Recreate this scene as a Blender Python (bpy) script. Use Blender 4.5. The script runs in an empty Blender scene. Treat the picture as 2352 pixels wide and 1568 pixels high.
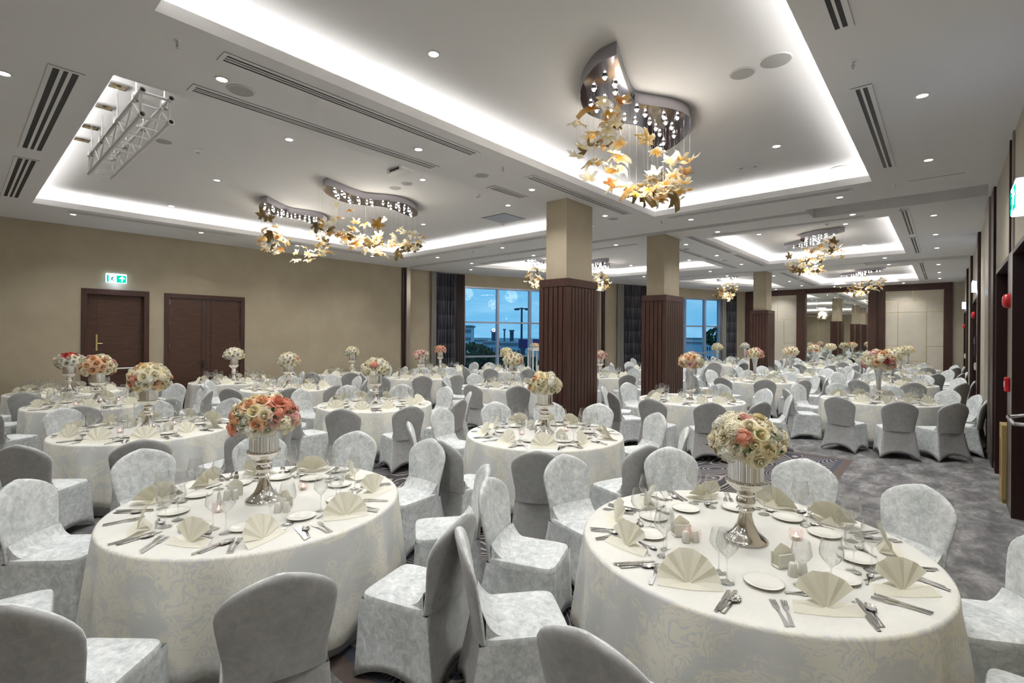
import bpy, math, random
from mathutils import Vector, Matrix
from mathutils.geometry import tessellate_polygon
R = random.Random(7)
PI = math.pi
sc = bpy.context.scene
COL = sc.collection
# ------------------------------------------------------------------ camera
F, YAW, ROL, CY, EYE = 1132.2, 0.72139, 0.006816, 766.74, 1.95
fw = Vector((-math.sin(YAW), math.cos(YAW), 0)); r0 = Vector((math.cos(YAW), math.sin(YAW), 0)); u0 = Vector((0, 0, 1))
cr = math.cos(ROL) * r0 + math.sin(ROL) * u0; cu = -math.sin(ROL) * r0 + math.cos(ROL) * u0
cam = bpy.data.cameras.new('camera'); camo = bpy.data.objects.new('camera', cam); COL.objects.link(camo)
M = Matrix((cr, cu, -fw)).transposed().to_4x4(); M.translation = Vector((0, 0, EYE)); camo.matrix_world = M
cam.sensor_width = 36; cam.lens = F / 2352 * 36; cam.shift_y = -(784 - CY) / 2352; cam.clip_end = 2000; cam.clip_start = .05
sc.camera = camo
# ------------------------------------------------------------------ world: dusk sky
w = bpy.data.worlds.new('dusk'); sc.world = w; w.use_nodes = True
nt = w.node_tree; N = nt.nodes; L = nt.links; N.clear()
o = N.new('ShaderNodeOutputWorld'); bg = N.new('ShaderNodeBackground'); tc = N.new('ShaderNodeTexCoord')
mp = N.new('ShaderNodeMapping'); mp.inputs['Scale'].default_value = (3, 3, 14)
no = N.new('ShaderNodeTexNoise'); no.inputs['Scale'].default_value = 2.2; no.inputs['Detail'].default_value = 6
cr1 = N.new('ShaderNodeValToRGB'); cr1.color_ramp.elements[0].position = .45; cr1.color_ramp.elements[1].position = .75
cr1.color_ramp.elements[0].color = (.125, .335, .52, 1); cr1.color_ramp.elements[1].color = (.27, .46, .60, 1)
L.new(tc.outputs['Generated'], mp.inputs[0]); L.new(mp.outputs[0], no.inputs['Vector']); L.new(no.outputs[0], cr1.inputs[0])
L.new(cr1.outputs[0], bg.inputs[0]); bg.inputs[1].default_value = .8; L.new(bg.outputs[0], o.inputs[0])
# ------------------------------------------------------------------ colour management and sampling
sc.view_settings.view_transform = 'Standard'; sc.view_settings.look = 'None'; sc.view_settings.gamma = 1
sc.view_settings.use_curve_mapping = False; sc.view_settings.exposure = 1.2
sc.cycles.use_denoising = True; sc.cycles.use_adaptive_sampling = True; sc.cycles.adaptive_threshold = .02; sc.cycles.max_bounces = 7; sc.cycles.diffuse_bounces = 4; sc.cycles.glossy_bounces = 3
sc.cycles.transmission_bounces = 3; sc.cycles.transparent_max_bounces = 14; sc.cycles.caustics_reflective = False
sc.cycles.caustics_refractive = False; sc.cycles.sample_clamp_indirect = 4; sc.cycles.sample_clamp_direct = 30
SPOT_W, COVE_W, CHAND_W, CEIL, UP = 50.0, 1.8, 13.0, 4.2, 4.47

# ------------------------------------------------------------------ helpers
def tag(o, label=None, cat=None, group=None, kind=None):
    if label: o['label'] = label
    if cat: o['category'] = cat
    if group: o['group'] = group
    if kind: o['kind'] = kind
    return o
def empty(name, loc=(0, 0, 0), rz=0, label=None, cat=None, group=None, kind=None, parent=None):
    o = bpy.data.objects.new(name, None); COL.objects.link(o); o.location = loc; o.rotation_euler = (0, 0, rz)
    o.empty_display_size = .1; o.parent = parent
    return tag(o, label, cat, group, kind)
def dup(o, parent=None, loc=None, rz=None):
    c = o.copy(); COL.objects.link(c); c.parent = parent
    if loc is not None: c.location = loc
    if rz is not None: c.rotation_euler = (0, 0, rz)
    return c
def dup_tree(root, loc, rz, kids=None):
    c = dup(root, None, loc, rz)
    for k in (kids if kids is not None else root.children):
        k2 = dup(k, c)
        for g in k.children: dup(g, k2)
    return c
class MB:
    def __init__(s): s.v = []; s.f = []; s.m = []; s.uv = None
    def add(s, vs, fs, mi=0):
        b = len(s.v); s.v += [tuple(v) for v in vs]; s.f += [tuple(b + i for i in f) for f in fs]; s.m += [mi] * len(fs); return s
    def box(s, x0, x1, y0, y1, z0, z1, mi=0, T=None):
        vs = [(x, y, z) for z in (z0, z1) for y in (y0, y1) for x in (x0, x1)]
        if T: vs = [T @ Vector(v) for v in vs]
        return s.add(vs, [(0, 2, 3, 1), (4, 5, 7, 6), (0, 1, 5, 4), (1, 3, 7, 5), (3, 2, 6, 7), (2, 0, 4, 6)], mi)
    def bevbox(s, x0, x1, y0, y1, z0, z1, b, mi=0, T=None):
        vs = []
        for z, i in ((z0, b), (z0 + b, 0), (z1 - b, 0), (z1, b)):
            vs += [(x0 + i, y0 + b, z), (x0 + b, y0 + i, z), (x1 - b, y0 + i, z), (x1 - i, y0 + b, z), (x1 - i, y1 - b, z), (x1 - b, y1 - i, z), (x0 + b, y1 - i, z), (x0 + i, y1 - b, z)]
        fs = [tuple(range(7, -1, -1)), tuple(range(24, 32))]
        for k in range(3):
            for i in range(8): fs.append((k * 8 + i, k * 8 + (i + 1) % 8, k * 8 + 8 + (i + 1) % 8, k * 8 + 8 + i))
        if T: vs = [T @ Vector(v) for v in vs]
        return s.add(vs, fs, mi)
    def tube(s, p, q, r, n=8, mi=0, r2=None, cap=True):
        p = Vector(p); q = Vector(q); d = (q - p).normalized(); a = d.orthogonal().normalized(); b = d.cross(a); r2 = r if r2 is None else r2
        vs = [p + r * (math.cos(2 * PI * i / n) * a + math.sin(2 * PI * i / n) * b) for i in range(n)] + [q + r2 * (math.cos(2 * PI * i / n) * a + math.sin(2 * PI * i / n) * b) for i in range(n)]
        fs = [(i, (i + 1) % n, n + (i + 1) % n, n + i) for i in range(n)]
        if cap: fs += [tuple(range(n - 1, -1, -1)), tuple(range(n, 2 * n))]
        return s.add(vs, fs, mi)
    def lathe(s, prof, n=16, mi=0, c=(0, 0, 0), flute=None, axis=None):
        vs = []
        for k, (r, z) in enumerate(prof):
            for i in range(n):
                a = 2 * PI * i / n; rr = r * (1 + (flute(k, i, n) if flute else 0))
                vs.append((c[0] + rr * math.cos(a), c[1] + rr * math.sin(a), c[2] + z))
        fs = [(k * n + i, k * n + (i + 1) % n, (k + 1) * n + (i + 1) % n, (k + 1) * n + i) for k in range(len(prof) - 1) for i in range(n)]
        if prof[0][0] > 1e-4 and axis != 'ring': fs.append(tuple(range(n - 1, -1, -1)))
        if prof[-1][0] > 1e-4 and prof[0][0] > 1e-4 and axis not in ('open', 'ring'): fs.append(tuple((len(prof) - 1) * n + i for i in range(n)))
        return s.add(vs, fs, mi)
    def grid(s, nu, nv, fn, mi=0, wrap=False):
        vs = [fn(i / (nu if wrap else nu - 1), j / (nv - 1)) for j in range(nv) for i in range(nu)]
        fs = [(j * nu + i, j * nu + (i + 1) % nu, (j + 1) * nu + (i + 1) % nu, (j + 1) * nu + i) for j in range(nv - 1) for i in range(nu if wrap else nu - 1)]
        return s.add(vs, fs, mi)
    def prism(s, pts, z0, z1, mi=0, mi_side=None):
        n = len(pts); tri = tessellate_polygon([[Vector((x, y, 0)) for x, y in pts]])
        s.add([(x, y, z0) for x, y in pts] + [(x, y, z1) for x, y in pts], [], mi); b = len(s.v) - 2 * n
        for t in tri: s.f.append((b + t[0], b + t[1], b + t[2])); s.f.append((b + n + t[2], b + n + t[1], b + n + t[0])); s.m += [mi, mi]
        for i in range(n): s.f.append((b + i, b + (i + 1) % n, b + n + (i + 1) % n, b + n + i)); s.m.append(mi if mi_side is None else mi_side)
        return s
    def join(s, o, T=None):
        b = len(s.v); s.v += [tuple(T @ Vector(v)) for v in o.v] if T else o.v; s.f += [tuple(b + i for i in f) for f in o.f]; s.m += o.m; return s
    def mesh(s, name, mats, smooth=False, fix=True):
        me = bpy.data.meshes.new(name); me.from_pydata(s.v, [], s.f)
        for m in (mats if isinstance(mats, (list, tuple)) else [mats]): me.materials.append(m)
        me.polygons.foreach_set('material_index', s.m)
        if smooth:
            me.polygons.foreach_set('use_smooth', [True] * len(s.f))
        me.update()
        if smooth == 'auto':
            me.set_sharp_from_angle(angle=math.radians(38))
        return me
    def build(s, name, mats, parent=None, smooth=False, loc=None, rz=None, label=None, cat=None, group=None, kind=None):
        o = bpy.data.objects.new(name, s.mesh(name, mats, smooth)); COL.objects.link(o); o.parent = parent
        if loc is not None: o.location = loc
        if rz is not None: o.rotation_euler = (0, 0, rz)
        return tag(o, label, cat, group, kind)
def RZ(a): return Matrix.Rotation(a, 4, 'Z')
def RX(a): return Matrix.Rotation(a, 4, 'X')
def RY(a): return Matrix.Rotation(a, 4, 'Y')
def TR(x, y=0, z=0): return Matrix.Translation((x, y, z))

# ------------------------------------------------------------------ materials
def mat(name, col, rough=.6, metal=0, spec=.5, **k):
    m = bpy.data.materials.new(name); m.use_nodes = True; b = m.node_tree.nodes['Principled BSDF']
    b.inputs['Base Color'].default_value = (*col, 1); b.inputs['Roughness'].default_value = rough; b.inputs['Metallic'].default_value = metal
    b.inputs['Specular IOR Level'].default_value = spec
    for kk, v in k.items(): b.inputs[kk.replace('_', ' ')].default_value = v
    return m
def nodes(m): t = m.node_tree; return t, t.nodes, t.links, t.nodes['Principled BSDF']
def noise_mix(m, c1, c2, scale=(1, 1, 1), s=5, detail=4, lo=.4, hi=.6, bump=0, rough=None, coord='Object', dist=0):
    t, N, L, b = nodes(m); tc = N.new('ShaderNodeTexCoord'); mp = N.new('ShaderNodeMapping'); mp.inputs['Scale'].default_value = scale
    n = N.new('ShaderNodeTexNoise'); n.inputs['Scale'].default_value = s; n.inputs['Detail'].default_value = detail; n.inputs['Distortion'].default_value = dist
    r = N.new('ShaderNodeValToRGB'); r.color_ramp.elements[0].position = lo; r.color_ramp.elements[1].position = hi
    r.color_ramp.elements[0].color = (*c1, 1); r.color_ramp.elements[1].color = (*c2, 1)
    L.new(tc.outputs[coord], mp.inputs[0]); L.new(mp.outputs[0], n.inputs['Vector']); L.new(n.outputs[0], r.inputs[0]); L.new(r.outputs[0], b.inputs['Base Color'])
    if bump:
        bp = N.new('ShaderNodeBump'); bp.inputs['Strength'].default_value = bump; bp.inputs['Distance'].default_value = .01
        L.new(n.outputs[0], bp.inputs['Height']); L.new(bp.outputs[0], b.inputs['Normal'])
    return m
def emit(name, col, st):
    m = bpy.data.materials.new(name); m.use_nodes = True; t = m.node_tree; t.nodes.clear(); e = t.nodes.new('ShaderNodeEmission'); o = t.nodes.new('ShaderNodeOutputMaterial')
    e.inputs[0].default_value = (*col, 1); e.inputs[1].default_value = st; t.links.new(e.outputs[0], o.inputs[0]); return m
def thin_glass(name, tint=(1, 1, 1), base=.04, edge=.55, rough=.02, gcol=(1, 1, 1), power=2.5):
    m = bpy.data.materials.new(name); m.use_nodes = True; t = m.node_tree; t.nodes.clear(); N = t.nodes; L = t.links
    o = N.new('ShaderNodeOutputMaterial'); tr = N.new('ShaderNodeBsdfTransparent'); gl = N.new('ShaderNodeBsdfGlossy'); mx = N.new('ShaderNodeMixShader')
    lw = N.new('ShaderNodeLayerWeight'); lw.inputs[0].default_value = .5; pw = N.new('ShaderNodeMath'); pw.operation = 'POWER'; pw.inputs[1].default_value = power
    mr = N.new('ShaderNodeMapRange'); mr.inputs[3].default_value = base; mr.inputs[4].default_value = edge
    tr.inputs[0].default_value = (*tint, 1); gl.inputs[0].default_value = (*gcol, 1); gl.inputs[1].default_value = rough
    L.new(lw.outputs['Facing'], pw.inputs[0]); L.new(pw.outputs[0], mr.inputs[0]); L.new(mr.outputs[0], mx.inputs[0])
    L.new(tr.outputs[0], mx.inputs[1]); L.new(gl.outputs[0], mx.inputs[2]); L.new(mx.outputs[0], o.inputs[0]); return m
m_ceil = mat('ceiling_paint', (.80, .79, .785), .75, spec=.2)
m_wall = noise_mix(mat('beige_wallpaper', (.3, .25, .17), .7, spec=.2), (.375, .32, .235), (.40, .345, .255), s=1.5)
m_wallr = noise_mix(mat('ribbed_beige_panel', (.3, .27, .2), .55, spec=.3), (.42, .385, .30), (.46, .42, .33), scale=(1, 60, 1), s=2)
def wood(name, c1, c2, scale, rough=.45):
    return noise_mix(mat(name, c1, rough, spec=.35), c1, c2, scale=scale, s=3, detail=6, lo=.3, hi=.7, dist=.6)
m_wood = wood('dark_wood_vertical', (.042, .018, .013), (.076, .034, .024), (14, 14, .8))
m_woodh = wood('dark_wood_horizontal', (.050, .024, .016), (.085, .042, .027), (1.2, 1.2, 16))
m_woodd = wood('very_dark_wood', (.022, .009, .008), (.035, .015, .012), (10, 10, .8), .4)
m_groove = mat('groove_shadow_black', (.012, .007, .006), .8)
m_black = mat('black', (.01, .01, .01), .5)
m_white = mat('white_plastic', (.75, .75, .73), .4)
m_grille = mat('grey_grille', (.38, .38, .37), .6)
m_pan = noise_mix(mat('cream_panel', (.5, .46, .38), .6), (.60, .55, .45), (.64, .585, .48), s=2)
m_gold = mat('gold_strip', (.75, .6, .32), .25, 1)
m_chrome = mat('polished_chrome', (.62, .60, .64), .16, 1); m_canopy = mat('chrome_canopy', (.40, .385, .43), .12, 1); m_wire = thin_glass('clear_wire', (.9, .9, .9), .15, .3, .3)
m_silver = mat('silver_plate', (.93, .90, .85), .10, 1)
m_steel = mat('cutlery_steel', (.86, .855, .84), .16, 1)
m_alu = mat('aluminium_truss', (.82, .82, .82), .4, .4)
m_satin = mat('satin_brown_metal', (.36, .31, .27), .32, .7)
m_mirror = mat('mirror', (.86, .88, .84), .01, 1)
m_frame = mat('window_aluminium', (.36, .38, .46), .35, .5)
m_porc = mat('porcelain', (.86, .85, .78), .18, spec=.6)
m_nap = noise_mix(mat('ivory_napkin', (.8, .78, .62), .75, spec=.2), (.94, .915, .77), (.955, .935, .82), s=30)
_t, _N, _L, _b = nodes(m_nap); _tl = _N.new('ShaderNodeBsdfTranslucent'); _tl.inputs[0].default_value = (.94, .92, .84, 1); _mx = _N.new('ShaderNodeMixShader'); _mx.inputs[0].default_value = .3
_L.new(_b.outputs[0], _mx.inputs[1]); _L.new(_tl.outputs[0], _mx.inputs[2]); _L.new(_mx.outputs[0], _N['Material Output'].inputs[0])
m_glass = thin_glass('wine_glass', (.955, .962, .962), .07, .85, .02, power=1.6)
m_pane = thin_glass('window_glass', (.86, .93, .96), .014, .45, .01)
m_bulb = emit('lamp_bulb', (1, .96, .9), 40)
m_down = emit('downlight_glow', (1, .97, .92), 16)
m_strip = emit('cove_strip', (1, .98, .95), 3.0)
m_candle = emit('tealight_flame', (1, .62, .5), 5)
m_red = mat('red_alarm', (.6, .02, .03), .3)
m_card = mat('cardboard', (.36, .26, .10), .7)
def velvet(name, c1, c2, c3, sheen):
    m = mat(name, c2, .72, spec=.25); t, N, L, b = nodes(m)
    tc = N.new('ShaderNodeTexCoord'); oi = N.new('ShaderNodeObjectInfo'); ad = N.new('ShaderNodeVectorMath'); ad.operation = 'ADD'
    sx = N.new('ShaderNodeCombineXYZ'); L.new(oi.outputs['Random'], sx.inputs[0]); mu = N.new('ShaderNodeVectorMath'); mu.operation = 'SCALE'; mu.inputs[3].default_value = 37
    L.new(sx.outputs[0], mu.inputs[0]); L.new(tc.outputs['Object'], ad.inputs[0]); L.new(mu.outputs[0], ad.inputs[1])
    n1 = N.new('ShaderNodeTexNoise'); n1.inputs['Scale'].default_value = 21; n1.inputs['Detail'].default_value = 8; n1.inputs['Roughness'].default_value = .74; n1.inputs['Distortion'].default_value = .7
    n2 = N.new('ShaderNodeTexNoise'); n2.inputs['Scale'].default_value = 5; n2.inputs['Detail'].default_value = 2
    L.new(ad.outputs[0], n1.inputs['Vector']); L.new(ad.outputs[0], n2.inputs['Vector'])
    mm = N.new('ShaderNodeMath'); mm.operation = 'MULTIPLY_ADD'; mm.inputs[1].default_value = .35; L.new(n2.outputs[0], mm.inputs[0]); L.new(n1.outputs[0], mm.inputs[2])
    r = N.new('ShaderNodeValToRGB'); e = r.color_ramp.elements; e[0].position = .50; e[0].color = (*c1, 1); e[1].position = .86; e[1].color = (*c3, 1); x = e.new(.66); x.color = (*c2, 1)
    L.new(mm.outputs[0], r.inputs[0]); L.new(r.outputs[0], b.inputs['Base Color'])
    b.inputs['Sheen Weight'].default_value = sheen; b.inputs['Sheen Roughness'].default_value = .4
    bp = N.new('ShaderNodeBump'); bp.inputs['Strength'].default_value = .25; bp.inputs['Distance'].default_value = .006; L.new(n1.outputs[0], bp.inputs['Height']); L.new(bp.outputs[0], b.inputs['Normal'])
    return m
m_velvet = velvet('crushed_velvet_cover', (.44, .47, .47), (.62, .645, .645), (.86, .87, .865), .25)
m_back = velvet('shaded_plain_cover', (.37, .375, .37), (.43, .435, .43), (.51, .515, .51), .1)  # plain cover of the chair backs, their shade put into the darker grey
def damask():
    m = mat('damask_cloth', (.8, .78, .7), .62, spec=.35); t, N, L, b = nodes(m); uv = N.new('ShaderNodeUVMap')
    n = N.new('ShaderNodeTexNoise'); n.inputs['Scale'].default_value = 3.2; n.inputs['Detail'].default_value = 2
    sb = N.new('ShaderNodeVectorMath'); sb.operation = 'SUBTRACT'; sb.inputs[1].default_value = (.5, .5, .5)
    sc_ = N.new('ShaderNodeVectorMath'); sc_.operation = 'SCALE'; sc_.inputs[3].default_value = .55; ad = N.new('ShaderNodeVectorMath'); ad.operation = 'ADD'
    L.new(uv.outputs[0], n.inputs['Vector']); L.new(n.outputs['Color'], sb.inputs[0]); L.new(sb.outputs[0], sc_.inputs[0]); L.new(sc_.outputs[0], ad.inputs[0]); L.new(uv.outputs[0], ad.inputs[1])
    def M_(op, a, b_=None, c=None):
        q = N.new('ShaderNodeMath'); q.operation = op
        for i, x in enumerate((a, b_, c)):
            if x is None: continue
            if isinstance(x, (int, float)): q.inputs[i].default_value = x
            else: L.new(x, q.inputs[i])
        return q.outputs[0]
    def T_(scale, detail, dist):
        q = N.new('ShaderNodeTexNoise'); q.inputs['Scale'].default_value = scale; q.inputs['Detail'].default_value = detail; q.inputs['Distortion'].default_value = dist; L.new(ad.outputs[0], q.inputs['Vector']); return q.outputs[0]
    curl = M_('ABSOLUTE', M_('SINE', M_('MULTIPLY', T_(4.6, 2, 2.6), 19)))
    ml_ = M_('ADD', M_('MULTIPLY', curl, M_('MULTIPLY', M_('SUBTRACT', T_(3.4, 1, .6), .38), 4)), M_('MULTIPLY', M_('SUBTRACT', T_(30, 2, 1), .5), .9))
    class _: pass
    ml = _(); ml.outputs = [ml_]
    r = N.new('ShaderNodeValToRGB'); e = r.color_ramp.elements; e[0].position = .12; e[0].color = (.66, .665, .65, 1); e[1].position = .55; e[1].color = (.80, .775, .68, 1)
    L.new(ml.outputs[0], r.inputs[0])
    # satin ground, matte scrolls; the flat top gets a paler ground and fainter scrolls
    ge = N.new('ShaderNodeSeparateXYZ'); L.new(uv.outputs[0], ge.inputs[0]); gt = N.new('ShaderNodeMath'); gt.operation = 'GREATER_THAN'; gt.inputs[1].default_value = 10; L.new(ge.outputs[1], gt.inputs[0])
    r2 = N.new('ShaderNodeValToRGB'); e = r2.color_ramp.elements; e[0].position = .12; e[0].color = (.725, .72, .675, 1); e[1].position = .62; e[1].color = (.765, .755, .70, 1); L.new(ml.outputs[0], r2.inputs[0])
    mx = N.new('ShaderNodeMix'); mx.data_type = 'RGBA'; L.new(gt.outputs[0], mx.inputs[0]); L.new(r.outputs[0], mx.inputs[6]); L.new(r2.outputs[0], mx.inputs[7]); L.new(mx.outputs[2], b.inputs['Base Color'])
    rr = N.new('ShaderNodeMapRange'); rr.inputs[3].default_value = .42; rr.inputs[4].default_value = .75; L.new(ml.outputs[0], rr.inputs[0]); L.new(rr.outputs[0], b.inputs['Roughness'])
    return m
m_cloth = damask()
m_under = mat('white_underlay', (.74, .75, .74), .7)
def carpet():
    m = mat('patterned_carpet', (.2, .2, .2), .95, spec=.1); t, N, L, b = nodes(m)
    g = N.new('ShaderNodeNewGeometry'); s = N.new('ShaderNodeSeparateXYZ'); L.new(g.outputs['Position'], s.inputs[0])
    def math_(op, a, bb=None, c=None):
        n = N.new('ShaderNodeMath'); n.operation = op
        for i, x in enumerate((a, bb, c)):
            if x is None: continue
            if isinstance(x, (int, float)): n.inputs[i].default_value = x
            else: L.new(x, n.inputs[i])
        return n.outputs[0]
    def noise(scale, detail=2, rough=.5, vec=None, sc3=None, dist=0):
        n = N.new('ShaderNodeTexNoise'); n.inputs['Scale'].default_value = scale; n.inputs['Detail'].default_value = detail; n.inputs['Roughness'].default_value = rough; n.inputs['Distortion'].default_value = dist
        v = g.outputs['Position']
        if sc3: mp = N.new('ShaderNodeMapping'); mp.inputs['Scale'].default_value = sc3; L.new(v, mp.inputs[0]); v = mp.outputs[0]
        L.new(v, n.inputs['Vector']); return n.outputs[0]
    def ramp(v, *st):
        r = N.new('ShaderNodeValToRGB'); e = r.color_ramp.elements
        e[0].position, e[0].color = st[0][0], (*st[0][1], 1); e[1].position, e[1].color = st[-1][0], (*st[-1][1], 1)
        for p, c in st[1:-1]: x = e.new(p); x.color = (*c, 1)
        L.new(v, r.inputs[0]); return r.outputs[0]
    def mix(f, a, bb):
        n = N.new('ShaderNodeMix'); n.data_type = 'RGBA'; L.new(f, n.inputs[0]); L.new(a, n.inputs[6]); L.new(bb, n.inputs[7]); return n.outputs[2]
    big = noise(.95, 1.2, .4, sc3=(1, .62, 1), dist=.3); fib = noise(420, 2)
    ph = math_('SINE', math_('ADD', math_('MULTIPLY', big, 400), math_('MULTIPLY', noise(9, 2), 1.6)))
    line = ramp(math_('ADD', ph, math_('MULTIPLY', math_('SUBTRACT', fib, .5), .9)), (.50, (0, 0, 0)), (.72, (1, 1, 1)))
    ground = ramp(noise(.9, 1), (.42, (.045, .042, .044)), (.53, (.07, .065, .07)), (.60, (.08, .083, .105)), (.72, (.06, .06, .075)))
    zebra = mix(line, ground, ramp(noise(.7, 1), (.4, (.40, .35, .31)), (.6, (.36, .36, .38))))
    mott = ramp(math_('ADD', noise(3.4, 8, .74, sc3=(1.15, .62, 1), dist=.3), math_('MULTIPLY', math_('SUBTRACT', fib, .5), .45)), (.32, (.095, .092, .094)), (.5, (.20, .195, .195)), (.66, (.40, .39, .385)))
    X, Y = s.outputs[0], s.outputs[1]
    def inside(x0, x1, y0, y1):
        a = math_('MULTIPLY', math_('GREATER_THAN', X, x0), math_('LESS_THAN', X, x1)); c = math_('MULTIPLY', math_('GREATER_THAN', Y, y0), math_('LESS_THAN', Y, y1)); return math_('MULTIPLY', a, c)
    brown = ramp(fib, (.3, (.11, .085, .075)), (.7, (.19, .15, .135))); navy = ramp(fib, (.3, (.06, .066, .085)), (.7, (.13, .14, .175)))
    col = mix(inside(-12.6, -1.08, 1.45, 9.38), mott, brown)
    col = mix(inside(-12.48, -1.20, 1.57, 9.26), col, navy)
    col = mix(inside(-12.44, -1.26, 1.63, 9.20), col, zebra)
    col = mix(inside(-9.9, -1.3, 11.6, 26), col, zebra)
    L.new(col, b.inputs['Base Color'])
    bp = N.new('ShaderNodeBump'); bp.inputs['Strength'].default_value = .5; bp.inputs['Distance'].default_value = .004; L.new(fib, bp.inputs['Height']); L.new(bp.outputs[0], b.inputs['Normal'])
    return m
m_carpet = carpet()
def curtain_mat():
    m = mat('patterned_curtain', (.1, .1, .12), .6); t, N, L, b = nodes(m); tc = N.new('ShaderNodeTexCoord'); s = N.new('ShaderNodeSeparateXYZ'); L.new(tc.outputs['Object'], s.inputs[0])
    w1 = N.new('ShaderNodeTexNoise'); w1.inputs['Scale'].default_value = 3.5; w1.inputs['Detail'].default_value = 1; mp = N.new('ShaderNodeMapping'); mp.inputs['Scale'].default_value = (6, 6, .25); L.new(tc.outputs['Object'], mp.inputs[0]); L.new(mp.outputs[0], w1.inputs['Vector'])
    f = N.new('ShaderNodeMath'); f.operation = 'FRACT'; d = N.new('ShaderNodeMath'); d.operation = 'MULTIPLY'; d.inputs[1].default_value = 1.9; L.new(s.outputs[2], d.inputs[0]); L.new(d.outputs[0], f.inputs[0])
    a = N.new('ShaderNodeMath'); a.operation = 'MULTIPLY_ADD'; a.inputs[1].default_value = .2; L.new(f.outputs[0], a.inputs[0]); L.new(w1.outputs[0], a.inputs[2])
    r = N.new('ShaderNodeValToRGB'); e = r.color_ramp.elements; e[0].position = .50; e[0].color = (.014, .016, .03, 1); e[1].position = .85; e[1].color = (.12, .115, .12, 1)
    L.new(a.outputs[0], r.inputs[0]); L.new(r.outputs[0], b.inputs['Base Color']); return m
m_curt = curtain_mat(); m_curtb = mat('dark_brown_curtain', (.035, .028, .028), .8); m_sheer = mat('grey_sheer', (.25, .24, .22), .8)
def leaf_mat(name, core, edge, tr):
    m = bpy.data.materials.new(name); m.use_nodes = True; t = m.node_tree; N = t.nodes; L = t.links; b = N['Principled BSDF']
    tc = N.new('ShaderNodeTexCoord'); ln = N.new('ShaderNodeVectorMath'); ln.operation = 'LENGTH'; L.new(tc.outputs['Object'], ln.inputs[0])
    r = N.new('ShaderNodeValToRGB'); e = r.color_ramp.elements; e[0].position = .02; e[0].color = (*core, 1); e[1].position = .075; e[1].color = (*edge, 1); L.new(ln.outputs['Value'], r.inputs[0])
    L.new(r.outputs[0], b.inputs['Base Color']); b.inputs['Roughness'].default_value = .12; b.inputs['Specular IOR Level'].default_value = .8
    tl = N.new('ShaderNodeBsdfTranslucent'); L.new(r.outputs[0], tl.inputs[0]); m1 = N.new('ShaderNodeMixShader'); m1.inputs[0].default_value = .55
    tp = N.new('ShaderNodeBsdfTransparent'); m2 = N.new('ShaderNodeMixShader'); m2.inputs[0].default_value = tr
    L.new(b.outputs[0], m1.inputs[1]); L.new(tl.outputs[0], m1.inputs[2]); L.new(m1.outputs[0], m2.inputs[1]); L.new(tp.outputs[0], m2.inputs[2]); L.new(m2.outputs[0], N['Material Output'].inputs[0]); return m
m_leaf = [leaf_mat('clear_amber_glass', (.85, .50, .06), (.95, .90, .72), .22), leaf_mat('white_murano_glass', (.95, .85, .5), (.96, .94, .88), .2),
          leaf_mat('olive_gold_glass', (.25, .17, .06), (.33, .245, .10), .0), leaf_mat('orange_amber_glass', (.62, .25, .04), (.80, .58, .26), .12)]

# ------------------------------------------------------------------ room shell
WX, RX_, YN, YF = -14.0, .56, -2.5, 27.2
SA = Vector((-14, 12.1, 0)); SB = Vector((-7.77, 27.2, 0)); SD = (SB - SA).normalized(); SN = Vector((SD.y, -SD.x, 0)); SANG = math.atan2(SD.y, SD.x)
room = [(WX, YN), (RX_, YN), (RX_, YF), (SB.x, YF), (WX, SA.y)]
fl = MB(); fl.add([(x, y, 0) for x, y in [(WX - .3, YN - .3), (RX_ + 1.2, YN - .3), (RX_ + 1.2, YF + .3), (SB.x - .3, YF + .3), (WX - .3, SA.y)]] + [(x, y, -.3) for x, y in [(WX - .3, YN - .3), (RX_ + 1.2, YN - .3), (RX_ + 1.2, YF + .3), (SB.x - .3, YF + .3), (WX - .3, SA.y)]],
    [(0, 1, 2, 3, 4), (9, 8, 7, 6, 5)] + [(i, (i + 1) % 5, 5 + (i + 1) % 5, 5 + i)[::-1] for i in range(5)])
fl.build('floor', m_carpet, kind='structure')
coves = [[(-4.175, .93), (-.815, .93), (-.815, 8.82), (-4.175, 8.82)], [(-12.09, .93), (-5.5, .93), (-5.5, 8.85), (-12.09, 8.85)],
         [(-4.2, 11.58), (-.815, 11.58), (-.815, 17.0), (-4.2, 17.0)], [(-4.2, 19.93), (-.8, 19.93), (-.8, 25.53), (-4.2, 25.53)],
         [(-11.93, 11.55), (-5.56, 11.55), (-5.56, 17.0), (-9.68, 17.0)], [(-8.45, 19.93), (-5.58, 19.93), (-5.58, 25.6), (-6.12, 25.6)]]
slots = [[(-13.9, 10.18), (-1.9, 10.18), (-1.9, 10.06), (.5, 10.06), (.5, 10.86), (-1.9, 10.86), (-1.9, 10.44), (-13.9, 10.44)],
         [(-11.2, 18.5), (-1.9, 18.5), (-1.9, 18.4), (.5, 18.4), (.5, 19.1), (-1.9, 19.1), (-1.9, 18.72), (-11.2, 18.72)]]
outer = [(WX, YN), (RX_, YN), (RX_, YF), (SB.x, YF), (WX, SA.y)]
polys = [outer] + coves + slots
flat = [p for q in polys for p in q]
tri = tessellate_polygon([[Vector((x, y, 0)) for x, y in q] for q in polys])
ce = MB(); ce.add([(x, y, CEIL) for x, y in flat], [tuple(t) for t in tri])
def inset(poly, d):   # outward positive; poly counterclockwise
    n = len(poly); out = []
    for i in range(n):
        p0, p1, p2 = Vector(poly[i - 1]), Vector(poly[i]), Vector(poly[(i + 1) % n]); e1 = (p1 - p0).normalized(); e2 = (p2 - p1).normalized()
        n1 = Vector((e1.y, -e1.x)); n2 = Vector((e2.y, -e2.x)); b = (n1 + n2); b = b / b.dot(n1); out.append((p1.x + b.x * d, p1.y + b.y * d))
    return out
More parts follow.
